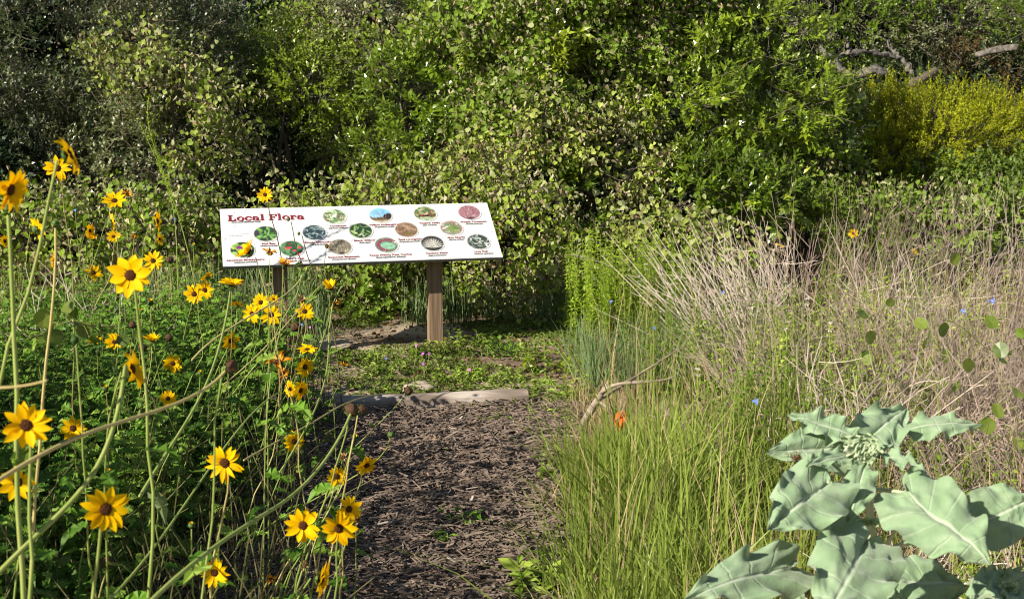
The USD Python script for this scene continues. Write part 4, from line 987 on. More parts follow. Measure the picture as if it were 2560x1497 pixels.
OTH = [
 ('wilt', 319, 486, 30, (.2, .4, .8), 'withered orange sunflower beside the upward-tilted one', {}),
 ('wilt', 675, 632, 40, (.1, .2, 1), 'withered orange sunflower in front of the sign, the left one', dict(Y=3.6)),
 ('wilt', 712, 660, 42, (.3, .3, .8), 'withered orange sunflower at the bottom edge of the sign', dict(Y=3.5)),
 ('wilt', 695, 906, 64, (.0, .5, .8), 'shrivelled orange sunflower with ragged petals left of the pale stone', dict(Y=3.7)),
 ('wilt', 706, 934, 40, (.2, .6, .3), 'shrivelled tan sunflower just under the ragged orange one', dict(Y=4.0)),
 ('wilt', 404, 1246, 32, (.6, .6, .1), 'half-withered sunflower in the shaded leaves', dict(Y=3.0)),
 ('wilt', 677, 1444, 32, (.2, .7, -.3), 'withered sunflower hanging at the bottom edge left of the profile bloom', dict(Y=2.8)),
 ('wilt', 859, 912, 24, (.2, .4, .8), 'small withered orange flower beside the pale stone', dict(Y=5.6)),
 ('wilt', 334, 592, 18, (.2, .6, .6), 'tiny withered orange flower in the left vine bank', dict(Y=6.0)),
 ('wilt', 836, 762, 32, (.4, .5, .2), 'withered flower hanging below the cup-shaped sunflower', dict(Y=4.7)),
 ('dry', 753, 748, 30, (.2, .5, .5), 'dried tan flower head in front of the left post', dict(Y=4.8)),
 ('dry', 818, 616, 20, (.3, .6, .5), 'dried brown flower head in front of the bluestem picture on the sign', dict(Y=5.2, stem='stem_dark')),
 ('dry', 893, 1298, 34, (.5, .5, .0), 'dried brown flower head right of the pair over the path', dict(Y=2.9)),
 ('dry', 760, 1412, 34, (.0, .6, .3), 'dried brown flower head at the bottom edge by the profile bloom', dict(Y=2.7)),
 ('dry', 858, 1143, 30, (.2, .5, .5), 'dried brown flower head over the path above the small sunflower', dict(Y=3.3)),
 ('seed', 575, 915, 44, (.75, .3, .15), 'dark round seed head at the end of the long curving pale stem', dict(Y=2.3)),
 ('seed', 878, 1026, 44, (.35, .4, .7), 'green and brown seed head on the thick stem reaching over the path', dict(Y=2.9)),
 ('seed', 905, 1024, 30, (.6, .4, .5), 'smaller seed head against the one over the path', dict(Y=3.0)),
 ('seed', 1020, 977, 26, (.5, .6, .3), 'dark yellowish seed head just behind the timber', dict(Y=4.6, root=(-.75, 4.6))),
 ('seed', 356, 869, 26, (.2, .7, .4), 'dark seed head under the sky-facing sunflower in the bed', dict(Y=4.2)),
 ('seed', 422, 844, 22, (.2, .7, .4), 'black seed head right of the sky-facing sunflower in the bed', dict(Y=4.6)),
 ('seed', 331, 812, 22, (.2, .7, .4), 'brown seed head behind the thick green stem', dict(Y=4.8)),
 ('seed', 738, 817, 28, (.2, .6, .3), 'black seed head at the foot of the left post', dict(Y=4.9)),
 ('seed', 267, 1403, 34, (.2, .7, .4), 'dark seed head in the lower left leaves', dict(Y=2.7)),
 ('seed', 424, 650, 20, (.2, .7, .4), 'brown seed head right of the round sunflower in the vine bank', dict(Y=5.4)),
 ('seed', 868, 1160, 22, (.2, .7, .4), 'dark seed head beside the nodding sunflower', dict(Y=3.4)),
 ('bud', 18, 520, 30, (.1, .4, .9), 'round green bud below the blurred sunflower at the left edge', dict(Y=2.1, root=(-.85, 1.95), sr=.0045)),
 ('bud', 138, 557, 24, (.2, .5, .8), 'fuzzy green bud beside the thick pale stem', dict(Y=2.6, sr=.0035, stem='stem_dry')),
 ('bud', 721, 549, 13, (-.6, .3, .5), 'small dark bud over the headline on the sign', dict(Y=6.0, stem='stem_dark', root=(-.92, 6.1), sr=.003)),
 ('bud', 747, 584, 13, (-.8, .3, .4), 'small dark bud over the grey plant picture on the sign', dict(Y=5.8, stem='stem_dark', root=(-.80, 5.9), sr=.003)),
 ('bud', 760, 690, 30, (.6, .1, .7), 'spiky light green bud below the sign', dict(Y=4.2, root=(-1.25, 4.2))),
 ('bud', 186, 850, 32, (.0, .5, .8), 'round pale green bud over the round leaves at left', dict(Y=2.5)),
 ('bud', 264, 971, 22, (.1, .5, .8), 'yellow opening bud in the left of the bed', dict(Y=3.4)),
 ('bud', 272, 1178, 20, (.1, .5, .8), 'yellow opening bud above the swept-petal sunflower', dict(Y=3.1)),
 ('bud', 478, 1312, 24, (.1, .5, .8), 'yellow opening bud in the bottom left leaves', dict(Y=2.7)),
 ('bud', 977, 1086, 26, (.2, .4, .8), 'spiky green bud standing over the path near the timber', dict(Y=3.6, root=(-.95, 3.9))),
 ('bud', 886, 1092, 22, (.3, .4, .5), 'small yellow bud under the seed heads over the path', dict(Y=3.2)),
 ('bud', 353, 777, 16, (.1, .5, .8), 'small yellow bud left of the overlapping pair', dict(Y=4.8)),
 ('bud', 376, 757, 26, (.1, .3, .9), 'spiky pale green bud above the small yellow one', dict(Y=4.4)),
 ('bud', 484, 614, 16, (.1, .4, .9), 'yellow bud in front of the vine bank left of the sign', dict(Y=5.4)),
 ('bud', 500, 932, 18, (.1, .4, .9), 'pale yellow-green bud left of the dark round seed head', dict(Y=3.6)),
]
for q, (k_, a, b, c, d, e, o) in enumerate(OTH):
    flower(a, b, c, d, e, kind=k_, seed=200 + q, **o)

# long leaning stems whose heads are hidden or named above
def lone_stem(label, pts, r, mat='stem_dry', cat='stem'):
    p = spline([at(*q) for q in pts], 40)
    t = thing('flower_stem', label, cat, np.array([p[0][0], p[0][1], 0]))
    part('stem', *tube(p, np.linspace(r, r * .75, 40), 7), M[mat], t, smooth=True)
    return t
lone_stem('long pale stem curving from the left edge up to the dark seed head', [(-80, 1255, 1.75), (60, 1160, 1.85), (200, 1090, 1.95), (380, 1030, 2.1), (490, 985, 2.2), (568, 922, 2.3)], .0036)
lone_stem('thick pale stem rising from the bottom edge to the seed head over the path', [(350, 1530, 1.9), (480, 1410, 2.05), (620, 1310, 2.25), (740, 1230, 2.5), (820, 1140, 2.7), (876, 1036, 2.88)], .0042, 'stem')
lone_stem('thin brown stem arching over the path to the timber', [(610, 1150, 3.3), (690, 1105, 3.5), (770, 1062, 3.7), (850, 1015, 4.0), (920, 990, 4.3), (984, 982, 4.6)], .0028)
lone_stem('pale straight stem crossing the lower left corner', [(-60, 1500, 1.9), (100, 1330, 2.0), (240, 1170, 2.1), (300, 1000, 2.2), (318, 940, 2.4)], .0046, 'stem')
lone_stem('straw-coloured stem leaning across the bright sunflower cluster', [(480, 900, 3.6), (600, 805, 3.8), (690, 752, 3.95), (755, 690, 4.15)], .0030)
lone_stem('thin straw stem leaning right under the cup-shaped sunflower', [(560, 960, 4.4), (680, 850, 4.6), (760, 760, 4.8), (815, 700, 5.0)], .0024)
lone_stem('green stem leaning up to the middle of the bed', [(350, 1240, 2.6), (450, 1080, 2.9), (520, 950, 3.2), (560, 820, 3.5), (575, 730, 3.9)], .0040, 'stem')
lone_stem('pinkish grass spike poking in at the left edge', [(-60, 968, 1.5), (20, 968, 1.5), (70, 962, 1.5), (118, 950, 1.5)], .0017)
lone_stem('yellow stem leaning right at the bottom left', [(240, 1530, 2.2), (420, 1320, 2.6), (560, 1120, 3.0), (700, 980, 3.5)], .0028, 'stem')
lone_stem('thin green stem leaning out over the path', [(700, 1180, 3.2), (770, 1060, 3.4), (820, 900, 3.9), (832, 760, 4.4)], .0028, 'stem')

# the leafy bed: bushy clumps
def bed_clump(label, cx, cy, rad, h, n, seed, nleaf=110):
    rng = np.random.default_rng(seed)
    t = thing('sunflower_plant', label, 'sunflower plant', (cx, cy, 0))
    a = rng.uniform(0, 6.28, n); rr_ = rad * np.sqrt(rng.random(n))
    base = np.stack([cx + rr_ * np.cos(a), cy + rr_ * np.sin(a), np.zeros(n)], -1)
    lean = np.stack([rng.normal(.05, .14, n), rng.normal(0, .14, n), h * rng.uniform(.55, 1.1, n)], -1)
    top = base + lean
    mid = base + lean * np.array([.2, .2, .6])
    v, f = many_tubes(base, mid, top, np.full(n, .0024), np.full(n, .0014), 4, 3)
    part('stems', v, f, M['stem_dark'], t)
    k = 24
    tt_ = np.clip((np.arange(k) + .5)[None] / k * .9 + .12 + rng.normal(0, .03, (n, k)), 0, 1.02)
    pos = base[:, None] * (1 - tt_[..., None]) ** 2 + 2 * mid[:, None] * (tt_ * (1 - tt_))[..., None] + top[:, None] * tt_[..., None] ** 2
    ph = np.arange(k)[None] * 2.4 + rng.uniform(0, 6.28, (n, 1)) + rng.normal(0, .3, (n, k))
    out_d = np.stack([np.cos(ph), np.sin(ph), rng.uniform(-.25, .55, (n, k))], -1)
    pos = pos + out_d * np.array([1, 1, .5]) * rng.uniform(.015, .05, (n, k, 1))
    size = rng.uniform(.045, .09, (n, k)) * (1.1 - .45 * tt_)
    N = np.stack([rng.normal(0, .4, (n, k)), rng.normal(-.15, .4, (n, k)), np.ones((n, k))], -1) - out_d * .3
    ok = (pos[..., 2] > .02)
    pl, pr = path_x(np.clip(pos[..., 1], 2, 6.3))
    ok &= ~((pos[..., 0] > pl + .10 + .1 * rng.normal(size=pos.shape[:2])) & (pos[..., 1] < 6.4))
    out, f = leaf_mesh('toothed', pos[ok], out_d[ok], N[ok], size[ok], size[ok] * rng.uniform(.62, .9, ok.sum()), bend=rng.uniform(.05, .55, ok.sum()))
    order = np.argsort(-(pos[ok][:, 2] - pos[ok][:, 1] * .25 + 4 * size[ok]))
    for q in order[:nleaf]:
        part('leaf', out[q], f, M['bed_leaf'], t)
    tag(part('foliage', *merge(out[order[nleaf:]], f), M['bed_leaf'], t), kind='stuff')
BED = [(-1.42, 2.62, 'leafy sunflower clump nearest the camera at the bottom left'), (-1.02, 2.62, 'leafy sunflower clump at the bottom edge under the ragged sunflower'), (-.80, 3.05, 'leafy sunflower clump at the bottom edge left of the profile bloom'), (-1.75, 3.15, 'leafy sunflower clump at the bottom left corner'), (-1.25, 3.0, 'leafy sunflower clump at the bottom edge left of the path'), (-.98, 3.5, 'shaded leafy sunflower clump overhanging the near path edge'),
       (-1.5, 3.75, 'leafy sunflower clump behind the swept-petal sunflower'), (-2.1, 3.9, 'leafy sunflower clump at the left edge below the large open bloom'), (-1.12, 4.2, 'leafy sunflower clump beside the middle of the path'),
       (-1.75, 4.5, 'leafy sunflower clump in the middle of the bed'), (-2.4, 4.8, 'leafy sunflower clump at the left edge in the middle of the bed'), (-1.2, 5.0, 'leafy sunflower clump near the far end of the path'),
       (-1.85, 5.4, 'leafy sunflower clump left of the bright yellow cluster'), (-2.65, 5.7, 'leafy sunflower clump behind the round leaves at left'), (-1.3, 5.75, 'leafy sunflower clump at the left end of the timber'),
       (-1.95, 6.3, 'leafy sunflower clump below the left end of the sign'), (-2.8, 6.7, 'leafy sunflower clump before the left vine bank'), (-1.8, 6.85, 'leafy sunflower clump before the left sign post'), (-2.3, 7.3, 'leafy sunflower clump left of the sign, farthest back'),
       (-3.1, 7.7, 'leafy sunflower clump at the back left edge')]
for q, (x_, y_, lab) in enumerate(BED):
    bed_clump(lab, x_, y_, .40 if y_ < 4.6 else .46, .56 if y_ < 4.5 else (.54 if y_ < 5.5 else (.52 if y_ < 6.5 else .44)), 64, 400 + q)

# tall sunflower thicket just left of the picture; it shades the near leaves and the path
for q, (x_, y_, h_, w_) in enumerate([(-1.55, 2.3, 1.3, 'nearest the camera'), (-1.85, 2.75, 1.4, 'second from the camera'), (-2.15, 3.3, 1.5, 'in the middle of its row'), (-2.4, 3.95, 1.5, 'second from the far end of its row'), (-2.6, 4.6, 1.35, 'at the far end of its row'), (-2.6, 2.6, 1.6, 'standing behind its row')]):
    bed_clump('tall leafy sunflower thicket left of the bed, ' + w_, x_ - .15, y_, .32, h_ * 1.05, 40, 480 + q, 0)
# ---------------------------------------------------------------- silver-leaved plants
PLANT_Y = 2.5
def cp(x, y, Y=PLANT_Y):
    return at(1860 + x / 2.851, 980 + y / 2.851, Y)

def big_leaf(base, tip, width, normal, seed, arch=.12, ripple=.05, cup=.15, shape='heart', curl_tip=0.0, nu=40, nv=19, fold=0.0):
    """A large soft leaf with wavy lobed margins from base to tip."""
    rng = np.random.default_rng(seed)
    base, tip = np.asarray(base), np.asarray(tip)
    N = nrm(np.asarray(normal, float) * np.array([1, -1, 1]))
    L = np.linalg.norm(tip - base)
    ctrl = (base + tip) / 2 + N * arch * L
    u = np.linspace(0, 1, nu)
    mid = (base * (1 - u[:, None]) ** 2 + 2 * ctrl * (u * (1 - u))[:, None] + tip * u[:, None] ** 2)
    mid -= N * (curl_tip * L * np.clip(u - .72, 0, 1) ** 2 * 6)[:, None]
    T = nrm(np.gradient(mid, axis=0))
    S = nrm(np.cross(N, T)); NN = np.cross(T, S)
    ph = rng.uniform(0, 6.28, 6)
    v = np.linspace(-1, 1, nv)
    V = v[None].repeat(nu, 0); U = u[:, None].repeat(nv, 1)
    if shape == 'heart':
        ux, bx, by = [0, .06, .13, .22, .34, .48, .63, .78, .91, 1], [.0, -.15, -.20, -.13, .07, .32, .56, .76, .90, 1.0], [.02, .12, .29, .45, .545, .545, .45, .28, .12, .0]
    else:
        ux, bx, by = [0, .1, .22, .36, .5, .64, .78, .9, 1], [.0, .03, .14, .30, .46, .62, .78, .91, 1.0], [.05, .22, .40, .50, .50, .42, .29, .13, .0]
    BX = np.interp(u, ux, bx); BY = np.interp(u, ux, by)
    k3 = np.array([.25, .5, .25]); BX[1:-1] = np.convolve(BX, k3, 'valid'); BY[1:-1] = np.convolve(BY, k3, 'valid')
    wav = np.where(V > 0, np.sin(U * 15 + ph[0]) + .5 * np.sin(U * 27 + ph[1]), np.sin(U * 15 + ph[2]) + .5 * np.sin(U * 27 + ph[3]))
    env = np.clip(BY * 3.2, 0, 1)[:, None]
    aV = np.abs(V)
    Yl = BY[:, None] * V * (1 + .02 * wav * aV ** 2 + .045 * (np.abs(np.sin(U * 11 + np.where(V > 0, ph[0], ph[2]))) ** .6 - .75) * aV ** 2 * np.clip(U * 5, 0, 1))
    Xl = U * (1 - aV ** 1.15) + BX[:, None] * aV ** 1.15
    hgt = ripple * .75 * aV ** 3.2 * np.where(V > 0, np.sin(U * 22 + ph[0] + 1.2) + .6 * np.sin(U * 39 + ph[4]), np.sin(U * 22 + ph[2] + 1.2) + .6 * np.sin(U * 39 + ph[5])) * env
    hgt = hgt + cup * width * .5 * aV ** 1.6 * env - .015 * width * np.exp(-(V / .1) ** 2)
    hgt = hgt + .030 * width * np.abs(np.sin((U - .05 * aV) * 6 * math.pi)) * (1 - aV) * np.clip(aV * 4, 0, 1)
    hgt = hgt + .13 * width * (meshkit.fbm(np.stack([U * 4 + seed, V * 2.6, 0 * U], -1), 4, seed) - .5) * 2
    extra = (Xl - U) * L
    P = mid[:, None] + S[:, None] * (Yl * width)[..., None] + NN[:, None] * hgt[..., None] + T[:, None] * extra[..., None]
    i, j = np.meshgrid(np.arange(nu - 1), np.arange(nv - 1), indexing='ij'); k = i * nv + j
    f = np.stack([k, k + nv, k + nv + 1, k + 1], -1).reshape(-1, 4)
    uv = np.stack([U, V], -1).reshape(-1, 2)
    return P.reshape(-1, 3), f, uv

silver_t = thing('silverleaf_plant', 'large plant with woolly silver-green wavy leaves at the lower right', 'plant', cp(915, 1474) * np.array([1, 1, 0]))
def sleaf(b, t_, w, n, seed, yb=PLANT_Y, yt=PLANT_Y, owner=None, mat='silver_leaf', **k):
    """b, t_: where the photograph shows the leaf's foot and tip (in the plant's detail view), w: width in its pixels."""
    p = big_leaf(cp(*b, yb), cp(*t_, yt), w / 2.851 / ppm((yb + yt) / 2), n, seed, **k)
    part('leaf', p[0], p[1], M[mat], owner or silver_t, uv=p[2], smooth=True)
    return p
def sstem(pts, r0, r1, owner=None, name='stem'):
    p = spline([cp(*q) for q in pts], 24)
    part(name, *tube(p, np.linspace(r0, r1, 24), 10), M['silver_stem'], owner or silver_t, smooth=True)

sstem([(925, 2600, 2.52), (920, 1700, 2.52), (922, 1250, 2.51), (905, 950, 2.5), (880, 640, 2.5), (852, 400, 2.5)], .0115, .007)
sstem([(960, 1160, 2.5), (1100, 1095, 2.48), (1280, 1030, 2.47), (1480, 960, 2.5), (1700, 930, 2.52)], .0058, .0040, name='branch')
sstem([(990, 1120, 2.5), (1040, 1050, 2.47), (1085, 960, 2.46)], .0055, .0035, name='branch')
sstem([(985, 1150, 2.53), (1000, 1300, 2.53), (975, 1700, 2.54)], .0045, .0045, name='branch')
sstem([(880, 660, 2.5), (800, 630, 2.46), (700, 645, 2.42), (600, 640, 2.38)], .0048, .0036, name='leaf_stalk')
sstem([(895, 690, 2.5), (1020, 700, 2.46), (1150, 718, 2.40)], .0048, .0036, name='leaf_stalk')
sstem([(880, 560, 2.52), (740, 600, 2.55), (640, 560, 2.58)], .0045, .0032, name='leaf_stalk')
sstem([(660, 1340, 2.42), (800, 1380, 2.46), (915, 1420, 2.5)], .0046, .0050, name='leaf_stalk')
sstem([(350, 1245, 2.32), (470, 1300, 2.36), (660, 1350, 2.42)], .0040, .0046, name='leaf_stalk')
# big leaves
sleaf((610, 640), (165, 975), 490, (-.22, .90, .42), 1, 2.38, 2.26, ripple=.020, arch=.10, curl_tip=.10, cup=.02)
bug_leaf = sleaf((760, 400), (160, 430), 360, (-.1, .82, .55), 2, 2.56, 2.50, ripple=.018, arch=.10, cup=.03)
sleaf((810, 330), (310, 165), 235, (.1, .75, .65), 3, 2.53, 2.55, shape='o', ripple=.022, arch=.10, cup=.10)
sleaf((880, 330), (1150, 120), 330, (-.35, .9, .3), 4, 2.55, 2.66, shape='heart', ripple=.022, arch=.08, cup=.18)
sleaf((1080, 290), (1700, 240), 210, (.2, .60, .75), 5, 2.60, 2.62, shape='o', ripple=.018, arch=.20, cup=-.12)
sleaf((1150, 718), (1745, 1225), 600, (.25, .90, .40), 6, 2.40, 2.26, ripple=.020, arch=.13, curl_tip=.12, cup=-.03)
sleaf((1700, 930), (2080, 740), 440, (.05, .86, .5), 7, 2.56, 2.60, ripple=.016, arch=.05, cup=.05)
sleaf((870, 500), (735, 925), 250, (-.15, .93, .3), 8, 2.44, 2.36, shape='o', ripple=.014, arch=.12, cup=.05)
sleaf((960, 430), (1290, 555), 140, (.15, .7, .7), 9, 2.46, 2.40, shape='o', ripple=.016, arch=.10, cup=.08)
sleaf((800, 450), (440, 525), 150, (-.1, .65, .75), 10, 2.46, 2.38, shape='o', ripple=.012, arch=.12, cup=.06)
sleaf((890, 1030), (560, 1650), 640, (-.15, .9, .42), 11, 2.36, 2.12, ripple=.024, arch=.14, curl_tip=.10, cup=-.04)
sleaf((355, 1250), (-440, 1478), 420, (-.1, .75, .65), 12, 2.32, 2.16, ripple=.026, arch=.14, curl_tip=.10, cup=.02)
sleaf((1080, 1330), (1600, 1400), 470, (.1, .55, .85), 13, 2.60, 2.62, ripple=.014, arch=.06, cup=.06)
sleaf((930, 1440), (720, 1480), 150, (-.1, .6, .8), 14, 2.44, 2.40, shape='o', ripple=.014, cup=.06)
sleaf((960, 1460), (1170, 1480), 170, (.1, .6, .8), 15, 2.44, 2.38, shape='o', ripple=.014, cup=.06)
sleaf((410, 1320), (60, 1395), 130, (-.1, .5, .85), 16, 2.5, 2.5, shape='o', ripple=.014, cup=.05)
sleaf((340, 1330), (390, 1620), 150, (-.3, .8, .4), 17, 2.5, 2.46, shape='o', ripple=.012, cup=.05)
sleaf((1140, 975), (1200, 1110), 100, (.1, .8, .5), 18, 2.45, 2.42, shape='o', ripple=.008, cup=.05)
sleaf((1250, 1000), (1420, 1120), 110, (.2, .6, .7), 19, 2.5, 2.5, shape='o', ripple=.008, cup=.05)
sleaf((790, 640), (690, 780), 90, (-.1, .8, .4), 20, 2.52, 2.5, shape='o', ripple=.008, cup=.05)
sleaf((640, 1020), (740, 1120), 100, (.0, .6, .8), 21, 2.56, 2.56, shape='o', ripple=.008, cup=.05)
# young pale leaves round the growing tips
rng = np.random.default_rng(77)
for q in range(13):
    a = q * 2.4; r = 45 + 135 * (q / 13) ** .8
    b = (852 + 14 * math.cos(a), 405 + 10 * math.sin(a)); e = (852 + r * 1.15 * math.cos(a), 392 + r * .8 * math.sin(a))
    p = big_leaf(cp(*b, 2.47 - .015 * math.sin(a)), cp(*e, 2.45 - .05 * math.sin(a)), (75 + 60 * q / 13) / 2.851 / ppm(2.45), (.35 * math.cos(a), .8, .5), 100 + q, shape='o', ripple=.016, arch=-.08, cup=.30, nu=18, nv=11)
    part('young_leaf', p[0], p[1], M['silver_young'], silver_t, uv=p[2], smooth=True)
for q in range(8):
    a = q * .85 - .6; b = (890, 930)
    e = (890 + 125 * math.cos(a) * (1.25 if math.cos(a) > 0 else .9), 925 + 34 * math.sin(a))
    p = big_leaf(cp(*b, 2.42), cp(*e, 2.39), 46 / 2.851 / ppm(2.4), (0, .8, .55), 140 + q, shape='o', ripple=.008, arch=.05, cup=.2, nu=14, nv=9)
    part('young_leaf', p[0], p[1], M['silver_young'], silver_t, uv=p[2], smooth=True)

t2 = thing('silverleaf_plant', 'second silver-leaved plant cut off by the lower right corner', 'plant', cp(1850, 1600, 2.6) * np.array([1, 1, 0]))
sstem([(1800, 2500, 2.62), (1815, 1700, 2.6), (1830, 1420, 2.58), (1820, 1300, 2.58)], .008, .005, t2)
sleaf((1810, 1380), (1600, 1520), 300, (-.2, .75, .6), 31, 2.52, 2.42, t2, ripple=.018, cup=.04)
sleaf((1830, 1370), (1700, 1245), 170, (-.1, .75, .5), 32, 2.55, 2.6, t2, shape='o', ripple=.016, cup=.1)
sleaf((1850, 1380), (2020, 1290), 200, (.1, .75, .5), 33, 2.55, 2.6, t2, shape='o', ripple=.016, cup=.1)
sleaf((1860, 1420), (2060, 1520), 260, (.2, .75, .5), 34, 2.5, 2.4, t2, ripple=.016, cup=.05)
sleaf((1840, 1440), (1860, 1640), 280, (.0, .85, .4), 35, 2.48, 2.36, t2, ripple=.016, cup=.05)
for q in range(8):
    a = q * .8; p = big_leaf(cp(1890, 1400, 2.5), cp(1890 + 80 * math.cos(a), 1390 + 62 * math.sin(a), 2.47), 50 / 2.851 / ppm(2.5), (0, .8, .55), 160 + q, shape='o', ripple=.008, arch=.05, cup=.2, nu=14, nv=9)
    part('young_leaf', p[0], p[1], M['silver_young'], t2, uv=p[2], smooth=True)

# leaf-footed bug
q = bug_leaf[0] - np.array([0, 0, CAM_H]); dep_ = q @ FW
k_ = np.argmin((1280 + FPX * q[:, 0] / dep_ - 1984) ** 2 + (748.5 - FPX * (q @ UP) / dep_ - 1146) ** 2)
fl = [r_ for r_ in bug_leaf[1] if k_ in r_][0]; nb = nrm(np.cross(bug_leaf[0][fl[1]] - bug_leaf[0][fl[0]], bug_leaf[0][fl[3]] - bug_leaf[0][fl[0]])); nb = nb * (-1 if nb[1] > 0 else 1)
bc = bug_leaf[0][k_] + nb * .004
t = thing('leaf_bug', 'small brown shield-backed bug sitting on the upper left silver leaf', 'insect', bc)
ax_ = nrm(np.array([.7, 0, .6]) - nb * (np.array([.7, 0, .6]) @ nb)); sd = np.cross(nb, ax_)
def bugpart(name, c, rx, ry, rz, col='bug'):
    v = _ico.vertices
    part(name, c + v[:, :1] * rx * ax_ + v[:, 1:2] * ry * sd + v[:, 2:] * rz * nb, _ico.faces, M[col], t, smooth=True)
bugpart('abdomen', bc, .011, .0042, .0028); bugpart('thorax', bc + ax_ * .010 + nb * .001, .0045, .0046, .003); bugpart('head', bc + ax_ * .0155, .0026, .0020, .0020)
for s_ in (-1, 1):
    for q, (o_, l_) in enumerate(((.010, .010), (.003, .011), (-.004, .016))):
        p0 = bc + ax_ * o_ + sd * s_ * .003
        kn = p0 + sd * s_ * l_ * .6 + nb * .006 + ax_ * (.002 - q * .003); ft = p0 + sd * s_ * l_ - nb * .003 + ax_ * (.005 - q * .007)
        part('leg', *tube(np.array([p0, kn, ft]), np.array([.0007, .0009 if q < 2 else .0016, .0005]), 5), M['bug'], t)
    p0 = bc + ax_ * .017 + sd * s_ * .001
    part('antenna', *tube(bezier([p0, p0 + ax_ * .006 + sd * s_ * .005 + nb * .005, p0 + ax_ * .011 + sd * s_ * .010], 6), .0004, 4), M['bug'], t)

# ---------------------------------------------------------------- meadow right of the path
def blades(n, where, h, w, lean, rng, base_z=None, curve=.5):
    """Grass blades rooted at where(n) with heights about h; returns vertices and faces."""
    b = where(n)
    n = len(b)
    H = h * rng.uniform(.55, 1.2, n)
    az = rng.uniform(0, 6.28, n)
    ln = np.abs(rng.normal(0, lean, n))
    dirs = np.stack([np.cos(az), np.sin(az), 0 * az], -1)
    t = np.array([0, .35, .7, 1.0])
    off = ln[:, None] * (t[None] * (1 - curve) + curve * t[None] ** 2.2)
    p = b[:, None] + dirs[:, None] * (off * H[:, None])[..., None] + Z * (t[None] * H[:, None] * (1 - .25 * off))[..., None]
    tw = rng.uniform(0, 6.28, n)
    s = nrm(np.stack([np.cos(tw), np.sin(tw) * .6, 0 * tw], -1))
    wd = w * rng.uniform(.6, 1.3, n)
    ww = np.array([.8, 1.0, .65])[None] * wd[:, None] / 2
    L = p[:, :3] - s[:, None] * ww[..., None]; Rr = p[:, :3] + s[:, None] * ww[..., None]
    v = np.concatenate([np.stack([L, Rr], 2).reshape(n, 6, 3), p[:, 3:]], 1)
    f = np.array([(0, 1, 3), (0, 3, 2), (2, 3, 5), (2, 5, 4), (4, 5, 6)])
    return merge(v, f)

def region(x0, x1, y0, y1, dens_fn=None, clumps=0, seed=0):
    """x0, x1 may be functions of y."""
    rng = np.random.default_rng(seed)
    def draw(n):
        y = rng.uniform(y0, y1, n)
        a = x0(y) if callable(x0) else np.full(n, x0); b = x1(y) if callable(x1) else np.full(n, x1)
        x = a + (b - a) * rng.random(n)
        if clumps:
            cy = rng.uniform(y0, y1, clumps); ca = x0(cy) if callable(x0) else np.full(clumps, x0); cb = x1(cy) if callable(x1) else np.full(clumps, x1)
            cx = ca + (cb - ca) * rng.random(clumps)
            k = rng.integers(0, clumps, n); pick = rng.random(n) < .8
            x = np.where(pick, cx[k] + rng.normal(0, .045, n), x); y = np.where(pick, cy[k] + rng.normal(0, .045, n), y)
        p = np.stack([x, y, 0 * x - .01], -1)
        if dens_fn is not None:
            p = p[rng.random(n) < dens_fn(p)]
        return p
    return draw
def right_edge(y): return path_x(np.clip(y, 2, 6.3))[1] + .10
def frame_right(y): return .43 * y + .55
g = np.random.default_rng(21)
def green_w(p):   # the green grass stands in a belt along the path and thins to the right
    u = (p[:, 0] - right_edge(p[:, 1])) / (.28 * p[:, 1])
    return np.clip(1.3 - u * 1.3, .04, 1) * np.clip((5.9 - p[:, 1]) / .8, .25, 1)
gp = Pile()
gp.add(*blades(5400, region(lambda y: right_edge(y) + .06, frame_right, 2.5, 5.6, green_w, 150, 31), .52, .0065, .55, g))
gp.add(*blades(2600, region(lambda y: right_edge(y) - .06, lambda y: right_edge(y) + .45, 3.0, 5.2, None, 60, 32), .34, .006, .6, g))
tag(put('grass', *gp.get(), M['grass_blade']), 'tall green grass along the right side of the chip path', 'grass', kind='stuff')
bp = Pile()
bp.add(*blades(700, region(.4, .95, 6.4, 7.4, None, 16, 33), .34, .006, .45, g))
bp.add(*blades(600, region(-.7, .9, 8.45, 8.9, None, 40, 34), .36, .0065, .35, g))
bp.add(*blades(700, region(-2.4, -1.2, 7.6, 8.4, None, 20, 35), .55, .006, .35, g))
tag(put('grass', *bp.get(), M['blue_grass']), 'bluish grass tufts around and behind the sign', 'grass', kind='stuff')
dp = Pile()
dp.add(*blades(1100, region(lambda y: right_edge(y) + .05, frame_right, 2.6, 8.8, None, 160, 36), .55, .0045, .45, g))
dp.add(*blades(1300, region(lambda y: right_edge(y) - .05, lambda y: right_edge(y) + .3, 3.4, 6.4, None, 40, 37), .20, .004, .9, g))
dp.add(*blades(260, region(-3.2, -1.9, 6.2, 8.4, None, 30, 38), .55, .004, .3, g))
tag(put('dry_grass', *dp.get(), M['dry_grass']), 'straw-coloured dead grass mixed through the meadow', 'dry grass', kind='stuff')

